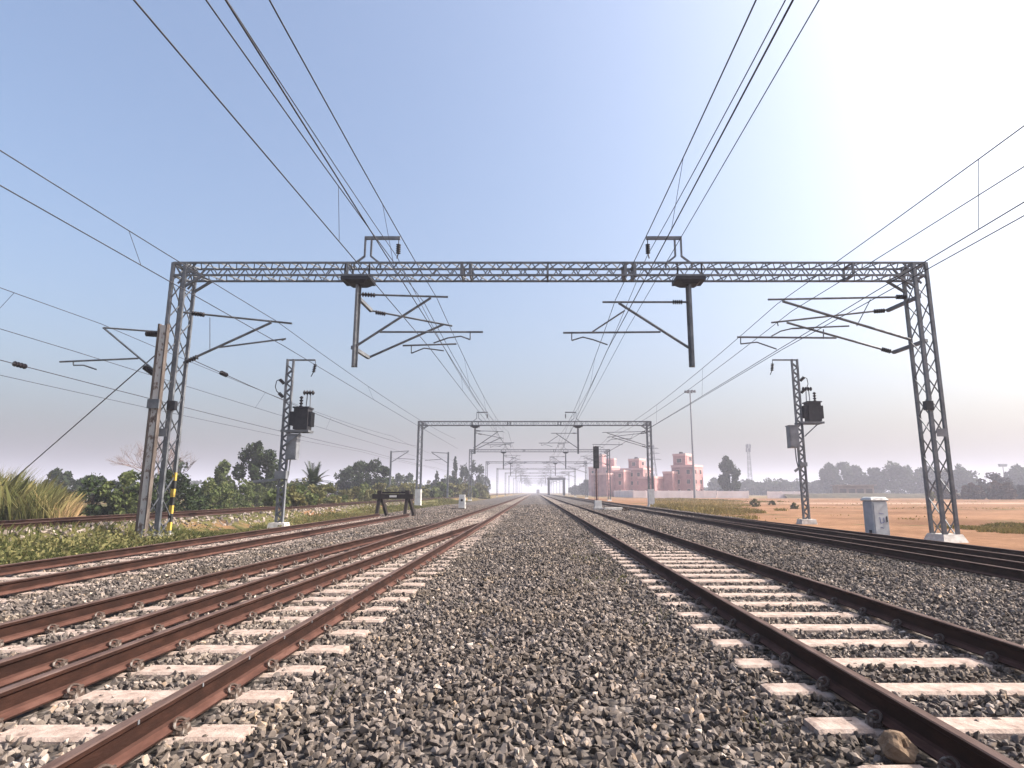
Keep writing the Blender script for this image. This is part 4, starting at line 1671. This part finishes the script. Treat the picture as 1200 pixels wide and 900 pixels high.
tree_px('tree', 'large dark tree rising behind the left transformer mast', 306, 522, 44, 72, 'leaf_dark', leaves=6500, clumps=46, size=.20, trunk=.12)
tree_px('tree', 'broad dark domed tree behind the buffer stop', 433, 539, 56, 110, 'leaf_dark', leaves=6000, clumps=48, size=.26, trunk=.06)
tree_px('tree', 'smaller dark tree adjoining the domed tree, its left neighbour', 412, 547, 34, 118, 'leaf_dark', leaves=2500, clumps=26, size=.30, trunk=.06)
tree_px('tree', 'dark distant tree above the pale reeds at the left', 76, 551, 30, 90, 'leaf_dark', leaves=2500, clumps=26, size=.26, trunk=.15)
tree_px('tree', 'dark dense tree between the reeds and the rusty mast', 113, 559, 42, 85, 'leaf_dark', leaves=3500, clumps=34, size=.24, trunk=.05)
tree_px('tree', 'bluish dark tree seen through the lattice of the left portal leg', 207, 541, 32, 100, 'leaf_dark', leaves=2600, clumps=26, size=.28, trunk=.2)
tree_px('tree', 'tapering green tree left of the large dark tree', 266, 540, 30, 66, 'leaf_mid', 'cone', leaves=3000, clumps=30, size=.19, trunk=.1)
tree_px('tree', 'small dark tree between the rusty mast and the dense tree', 150, 561, 26, 88, 'leaf_dark', leaves=1800, clumps=22, size=.26, trunk=.1)
for u, vt, w, Y, sh, lab in ((545, 543, 18, 190, 'cone', 'slim dark tree with a ragged top right of the second portal leg'), (558, 541, 18, 200, 'round', 'dark bushy tree next to the third portal leg'),
                             (534, 538, 7, 175, 'cone', 'thin spindly tree between the second and third portal legs'), (511, 552, 9, 180, 'round', 'small round tree on a bare stem right of the second portal leg'),
                             (475, 553, 26, 170, 'round', 'low dark tree just right of the domed tree'), (570, 556, 16, 260, 'round', 'hazy dark tree close to the vanishing point on the left'),
                             (528, 560, 30, 165, 'round', 'wide low dark tree below the small distant mast')):
    tree_px('tree', lab, u, vt, w, Y, 'leaf_dark', sh, leaves=1500, clumps=22, size=.36, trunk=.2 if w < 12 else .05)

# date palm clump
Y = 58
X = (368 - CU) / F * Y
z0 = gz(X, Y)
h = at(368, 543, Y).z - z0
t = thing('date_palm', 'spiky dark date palm clump right of the left transformer mast', 'palm', (X, Y, z0))
rp = np.random.default_rng(21)
m = MB()
m.tube([(0, 0, -.2), (.1, 0, h * .35), (.15, 0, h * .55)], [.32, .28, .26], 9)
m.build('trunk', M['bark'], t)
Vv, tn = [], []
for k in range(60):
    a = rp.uniform(0, 6.28)
    el = rp.uniform(.05, 1.35)
    L = rp.uniform(1.7, 2.5) * h / 4.2
    c0 = np.array([.15, 0, h * .55])
    prev = c0
    for q in range(1, 9):
        s = q / 8
        p = c0 + np.array([math.cos(a) * math.cos(el) * L * s, math.sin(a) * math.cos(el) * L * s, math.sin(el) * L * s - .45 * L * s * s * math.cos(el)])
        d = p - prev
        side = np.cross(d, [0, 0, 1.0])
        side /= np.linalg.norm(side) + 1e-6
        for sg in (-1, 1):
            for e in range(3):
                b0 = prev + d * e / 3
                b1 = b0 + d * .30
                tip = b0 + side * sg * .42 * (1 - .5 * s) + d * 1.0 + np.array([0, 0, -.05])
                Vv += [b0, b1, tip]
                tn += [np.clip(rp.normal(.42, .15), 0, 1)] * 3
        prev = p
nV = len(Vv)
link('frond_crown', np_mesh('fronds', np.array(Vv), np.arange(nV), np.full(nV // 3, 3), np.array(tn)), M['leaf_dark'], t)

# leafless tree
Y = 70
X = (193 - CU) / F * Y
z0 = gz(X, Y)
h = at(186, 507, Y).z - z0
t = thing('bare_tree', 'leafless pinkish tree with a wide fan of twigs behind the rusty mast', 'tree', (X, Y, z0))
rt = random.Random(4)
mt_, mw = MB(), MB()


def branch(p, d, L, r_, depth):
    q = p + d * L
    (mt_ if depth < 2 else mw).tube([p, p.lerp(q, .5) + Vector((rt.uniform(-1, 1), rt.uniform(-1, 1), rt.uniform(-.3, 1))) * L * .05, q], [r_, r_ * .8, r_ * .6], 5 if depth < 2 else 3)
    if depth >= 6:
        return
    for k in range(3 if depth < 4 else 2 + (rt.random() < .6)):
        nd = (d + Vector((rt.uniform(-1, 1), rt.uniform(-1, 1), rt.uniform(-.35, .65))) * .75).normalized()
        branch(q if k else p.lerp(q, rt.uniform(.6, 1)), nd, L * rt.uniform(.62, .82), r_ * .6, depth + 1)


branch(Vector((0, 0, -.2)), Vector((0, 0, 1)), h * .30, .17, 0)
branch(Vector((0, 0, h * .22)), Vector((-.6, .1, .7)).normalized(), h * .24, .11, 1)
branch(Vector((0, 0, h * .22)), Vector((.75, -.1, .6)).normalized(), h * .24, .11, 1)
mt_.build('trunk', M['twig'], t)
mw.build('crown', M['twig'], t)

# trees on the right
tree_px('tree', 'lone dark tree standing by the white wall gap', 852, 537, 34, 196, 'leaf_dark', 'cone', leaves=5200, clumps=46, size=.42, trunk=.1, spread=.24)
GR = 'hazy trees along the right horizon'
rr_ = np.random.default_rng(8)
for u, vt, w, Y, lab in ((968, 547, 20, 300, 'leftmost hazy tree of the clump right of the transformer mast'), (985, 544, 34, 310, 'wide hazy tree in the clump right of the transformer mast'),
                         (1003, 551, 18, 305, 'short hazy tree closing the clump right of the transformer mast'), (1021, 548, 17, 290, 'narrow hazy tree left of the round one'),
                         (1042, 546, 33, 290, 'round hazy tree between the cabinet and the portal leg'), (1066, 546, 26, 295, 'hazy tree just left of the right portal leg'),
                         (1083, 547, 22, 300, 'hazy tree seen through the right portal leg'), (1118, 547, 30, 270, 'domed hazy tree right of the portal leg'),
                         (1100, 553, 22, 285, 'lower hazy tree inside the right portal leg foot'), (1189, 549, 26, 260, 'ragged hazy tree at the right edge'),
                         (903, 561, 34, 330, 'low hazy tree under the radio tower'), (930, 563, 30, 340, 'low hazy tree right of the radio tower'), (950, 564, 24, 335, 'low hazy tree left of the wide clump'),
                         (838, 562, 22, 340, 'low hazy tree left of the lone tree'), (875, 563, 26, 345, 'low hazy tree right of the lone tree'), (915, 566, 40, 350, 'long low hazy bush line tree behind the wall'),
                         (688, 564, 16, 330, 'small hazy tree left of the signal'), (676, 570, 18, 380, 'tiny hazy tree near the gantry')):
    tree_px('tree', lab, u, vt, w * 1.12, Y, 'leaf_dark', leaves=4200, clumps=40, size=.72, trunk=.0, group=GR, spread=.34)
for k in range(22):
    u = 690 + k * 24 + rr_.uniform(-6, 6)
    tree_px('bush', 'low distant bush of the hazy belt along the right horizon', u, 568 + rr_.uniform(-2, 3), 34, 420 + rr_.uniform(-30, 30), 'leaf_dark', 'bush', leaves=700, clumps=16, size=.85, base=0.0,
            group='distant bushes on the right horizon')
for k in range(20):
    u = -10 + k * 30 + rr_.uniform(-6, 6)
    tree_px('bush', 'low distant bush of the hazy belt along the left horizon', u, 566 + rr_.uniform(-3, 3), 40, 330 + rr_.uniform(-30, 30), 'leaf_dark', 'bush', leaves=700, clumps=16, size=.8, base=0.0,
            group='distant bushes on the left horizon')
# dry brown shrub beside the far right track
tree('shrub', 'small dry brown shrub by the far right track near the second portal', 6.9, 47, .75, .8, 'thatch', 'bush', leaves=900, clumps=20, size=.07, base=0.0)
for k, (u, v, s) in enumerate(((1085, 572, 1.7), (880, 588, .9), (900, 586, .7), (925, 590, .6))):
    H = 1.42 + .2
    Y = F * H / (v + 6 - 577) if k else 120
    tree('shrub', ['grey green shrub beside the foot of the right portal leg', 'dry tuft shrub in the yellow grass, left one',
                   'dry tuft shrub in the yellow grass, middle one', 'dry tuft shrub at the edge of the sand'][k], (u - CU) / F * Y, Y, s, s * 1.3, 'leaf_olive', 'bush', leaves=900, clumps=20, size=.08 if k else .16, base=0.0)


# ------------------------------------------------------------------ grass, reeds
def blades(name, X, Y, H, W, lean, tone, mat, label, cat, zf=None):
    n = len(X)
    Z = (zf or ground_z)(X, Y) - .02
    a = rng.uniform(0, 6.28, n)
    b = rng.uniform(0, 6.28, n)
    dx, dy = np.cos(a) * W / 2, np.sin(a) * W / 2
    lx, ly = np.cos(b) * lean * H * rng.uniform(.3, 1.8, n), np.sin(b) * lean * H * rng.uniform(.3, 1.8, n)
    p0 = np.stack([X - dx, Y - dy, Z], -1)
    p1 = np.stack([X + dx, Y + dy, Z], -1)
    p2 = np.stack([X + dx * .7 + lx * .35, Y + dy * .7 + ly * .35, Z + H * .6], -1)
    p3 = np.stack([X + lx, Y + ly, Z + H], -1)
    p4 = np.stack([X - dx * .7 + lx * .35, Y - dy * .7 + ly * .35, Z + H * .6], -1)
    v = np.stack([p0, p1, p2, p3, p4], 1).reshape(-1, 3)
    me = np_mesh(name, v, np.arange(n * 5), np.full(n, 5), np.repeat(tone, 5))
    return tag(link(name, me, mat), label, cat, kind='stuff')


# weeds on the left, patchy
n = 230000
X = -10.35 - rng.uniform(0, 1, n) ** 1.3 * 16
Y = 8 + rng.uniform(0, 1, n) ** 1.6 * 95
k = wave(X * .55, Y * .3, 12) + .45 * wave(X * 1.7, Y * 1.1, 13)
edge = np.clip((-10.35 - X) / 1.4, 0, 1)
bare = np.abs(X + 14.0 - .5 * wave(X * 0, Y * .25, 4)) < .55        # pale bare strip before the embankment
keep = (k > -.85 + .8 * (1 - edge)) & ~(bare & (rng.uniform(0, 1, n) < .9)) & ~((np.abs(X - L3C) < 1.6) & (rng.uniform(0, 1, n) < .75)) & (X > -Y * .95 - 3)
X, Y, k = X[keep], Y[keep], k[keep]
H = (.09 + .30 * np.clip(k + .3, 0, 1.2) * rng.uniform(.5, 1.2, len(X))) * (.5 + .5 * np.clip((-10.35 - X) / 1.5, 0, 1))
H = np.where(np.abs(X - L3C) < 1.9, H * .5, H)
blades('weeds', X, Y, H, .025 + Y * .0007, .55, np.clip(rng.normal(.54, .2, len(X)) + .2 * wave(X * .3, Y * .2, 15), 0, 1), M['grass'],
       'patchy green and straw coloured weeds left of the siding', 'weeds')
# leafy low weeds
n = 60000
X = -10.7 - rng.uniform(0, 1, n) * 12
Y = 12 + rng.uniform(0, 1, n) ** 1.4 * 80
k = wave(X * .7, Y * .45, 31)
keep = (k > .06) & (np.abs(X - L3C) > 1.5) & (X > -Y * .95 - 2) & (np.abs(X + 14.0) > .5)
X, Y, k = X[keep], Y[keep], k[keep]
Hh = .60 * np.clip(k, 0, 1) + .1
C = np.stack([X, Y, ground_z(X, Y) + rng.uniform(0, 1, len(X)) * Hh], -1)
v = leaf_quads(C, .052, rng)
me = np_mesh('low_weed_leaves', v, np.arange(len(v)), np.full(len(C), 4), np.repeat(np.clip(rng.normal(.66, .22, len(C)) + .15 * wave(C[:, 0] * .4, C[:, 1] * .25, 35), 0, 1), 4))
tag(link('low_weeds', me, M['leaf_olive']), 'leafy low weeds growing in clumps by the embankment', 'weeds', kind='stuff')
# pale rubble along the bare strip
n = 1900
Y = 12 + rng.uniform(0, 1, n) ** 1.3 * 70
X = -14.0 + .5 * wave(0 * Y, Y * .25, 4) + rng.normal(0, .34, n)
k = wave(X * .4, Y * .3, 33)
keep = k > -.35
X, Y = X[keep], Y[keep]
rr2 = rng.uniform(0, 1, len(X)) ** 2 * .10 + .035
o = stones('pale_rubble', np.stack([X, Y, ground_z(X, Y) + rr2 * .3], -1), rr2, np.clip(rng.normal(.55, .2, len(X)), 0, 1), M['dusty_stone'])
tag(o, 'pale rubble strewn on the bare strip beside the embankment', 'rubble', kind='stuff')
# sparse tufts on the sand
n = 60000
Y = 24 + rng.uniform(0, 1, n) ** 1.5 * 130
uu = rng.uniform(800, 1330, n)
X = (uu - CU) / F * Y
k = wave(X * .8, Y * .55, 71) + .6 * wave(X * 2.7, Y * 2.1, 72)
keep = (k > .78) & (X > 12.4)
X, Y = X[keep], Y[keep]
blades('sand_tufts', X, Y, rng.uniform(.04, .16, len(X)), .03 + Y * .0008, .7, np.clip(rng.normal(.6, .2, len(X)), 0, 1), M['drygrass'],
       'sparse dry tufts dotted over the orange sand', 'grass')
# dry stalks and a few weeds caught in the ballast
n = 5000
X = rng.uniform(-1.5, 1.6, n)
Y = 3.5 + rng.uniform(0, 1, n) * 26
k = wave(X * 1.3, Y * .5, 81) + .6 * wave(X * 3.1, Y * 2.3, 82)
keep = (k > .72) | (rng.uniform(0, 1, n) < .015)
X, Y = X[keep], Y[keep]
blades('ballast_weeds', X, Y, rng.uniform(.05, .13, len(X)), .006 + Y * .0006, .9, np.clip(rng.normal(.62, .2, len(X)), 0, 1), M['grass'],
       'sparse dry weeds and stalks caught in the central ballast', 'weeds', zf=bed_z)
# tall reeds
n = 19000
Y = 25 + rng.uniform(0, 1, n) * 13
uu = rng.uniform(-60, 97, n)
X = (uu - CU) / F * Y
keep = (X < -19.0) & (wave(X * .9, Y * .9, 41) > -.55)
X, Y, uu = X[keep], Y[keep], uu[keep]
H = (1.95 + .55 * wave(X * .8, Y * .8, 42)) * rng.uniform(.35, 1.08, len(X)) * (1 - .42 * np.clip((uu - 55) / 42, 0, 1)) * np.where(uu < 18, 1.25, 1)
tone = np.clip(rng.normal(.40, .16, len(X)) + .12 * wave(X * .5, Y * .5, 43) + .55 * np.clip((uu - 66) / 16, 0, 1) * (H < 1.9), 0, 1)
blades('reeds', X, Y, H, .045, .42, tone, M['reed'], 'tall pale green reeds with dry orange stems at the left edge', 'reeds')
# dry grass on the right by the far track
n = 90000
X = 12.0 + rng.uniform(0, 1, n) ** 1.3 * 30
Y = 28 + rng.uniform(0, 1, n) ** 1.2 * 110
uu = CU + X / Y * F
k = wave(X * .5, Y * .30, 51) + .55 * wave(X * 1.6, Y * 1.1, 52)
fade = np.clip((uu - 835) / 95, 0, 1.3)
keep = (uu > 760) & (k > -.55 + 1.25 * fade)
X, Y, k, fade = X[keep], Y[keep], k[keep], fade[keep]
H = (.06 + .34 * np.clip(k + .35, 0, 1.1) * rng.uniform(.4, 1.3, len(X))) * (1 - .35 * np.clip(fade, 0, 1))
blades('dry_grass', X, Y, H, .03 + Y * .0009, .5, np.clip(rng.normal(.45, .2, len(X)) + .35 * wave(X * .25, Y * .16, 53), 0, 1), M['drygrass'], 'yellow dry grass growing between the far right track and the wall', 'dry grass')
# green patch by the right leg
n = 90000
Y = 22.3 + rng.uniform(0, 1, n) ** 1.2 * 15
uu = rng.uniform(1060, 1420, n)
X = (uu - CU) / F * Y
k = wave(X * .6, Y * .35, 61) + .5 * wave(X * 2.1, Y * 1.6, 62)
cen = 27.0 + .05 * (X - 16)
keep = (rng.uniform(0, 1, n) < .6) & (k > -.55 + 1.6 * np.clip(np.abs(Y - cen) / 6.0, 0, 1.2) ** 2 + .9 * np.clip((1095 - uu) / 35, 0, 1))
X, Y = X[keep], Y[keep]
H = rng.uniform(.05, .17, len(X))
blades('green_patch_grass', X, Y, H, .035, .6, np.clip(rng.normal(.30, .2, len(X)) + .25 * wave(X * .6, Y * .4, 63), 0, 1), M['drygrass'], 'dull olive grass patch on the sand around the right portal leg', 'grass')

# ------------------------------------------------------------------ light, sky, haze
SUN_AZ, SUN_EL = 89.0, 41.0                                   # clockwise from straight ahead
w = bpy.data.worlds.new('World')
S.world = w
w.use_nodes = True
nt = w.node_tree
bg = nt.nodes['Background']
sky = nt.nodes.new('ShaderNodeTexSky')
sky.sky_type = 'NISHITA'
sky.sun_disc = False
sky.sun_elevation = R(SUN_EL)
sky.sun_rotation = R(SUN_AZ)
sky.air_density = 1.15
sky.dust_density = 8.5
sky.ozone_density = 3.2
nt.links.new(sky.outputs[0], bg.inputs[0])
bg.inputs[1].default_value = .15
sun = bpy.data.lights.new('sun', 'SUN')
sun.energy = 4.3
sun.angle = R(.6)
sun.color = (1.0, .92, .82)
so = bpy.data.objects.new('sun', sun)
COL.objects.link(so)
d = Vector((math.sin(R(SUN_AZ)) * math.cos(R(SUN_EL)), math.cos(R(SUN_AZ)) * math.cos(R(SUN_EL)), math.sin(R(SUN_EL))))
so.rotation_euler = d.to_track_quat('Z', 'Y').to_euler()
so.location = d * 200

m = MB()
m.box((0, 1900, 21), (8400, 4600, 44))
hz = m.build('haze', None)
hm = bpy.data.materials.new('haze_air')
hm.use_nodes = True
hn = hm.node_tree
hn.nodes.remove(hn.nodes['Principled BSDF'])
pv = hn.nodes.new('ShaderNodeVolumePrincipled')
pv.inputs['Color'].default_value = (.86, .86, 1.0, 1)
pv.inputs['Density'].default_value = .00095
pv.inputs['Anisotropy'].default_value = .15
hn.links.new(pv.outputs[0], hn.nodes['Material Output'].inputs['Volume'])
hz.data.materials.append(hm)
tag(hz, 'pale haze hanging over the far tracks and trees', 'haze', kind='stuff')

S.view_settings.view_transform = 'Standard'
S.view_settings.look = 'None'
S.view_settings.exposure = 1.0
S.view_settings.gamma = 1.0
S.render.engine = 'CYCLES'
S.cycles.max_bounces = 6
S.cycles.transparent_max_bounces = 6
S.cycles.volume_bounces = 0
S.cycles.use_denoising = True
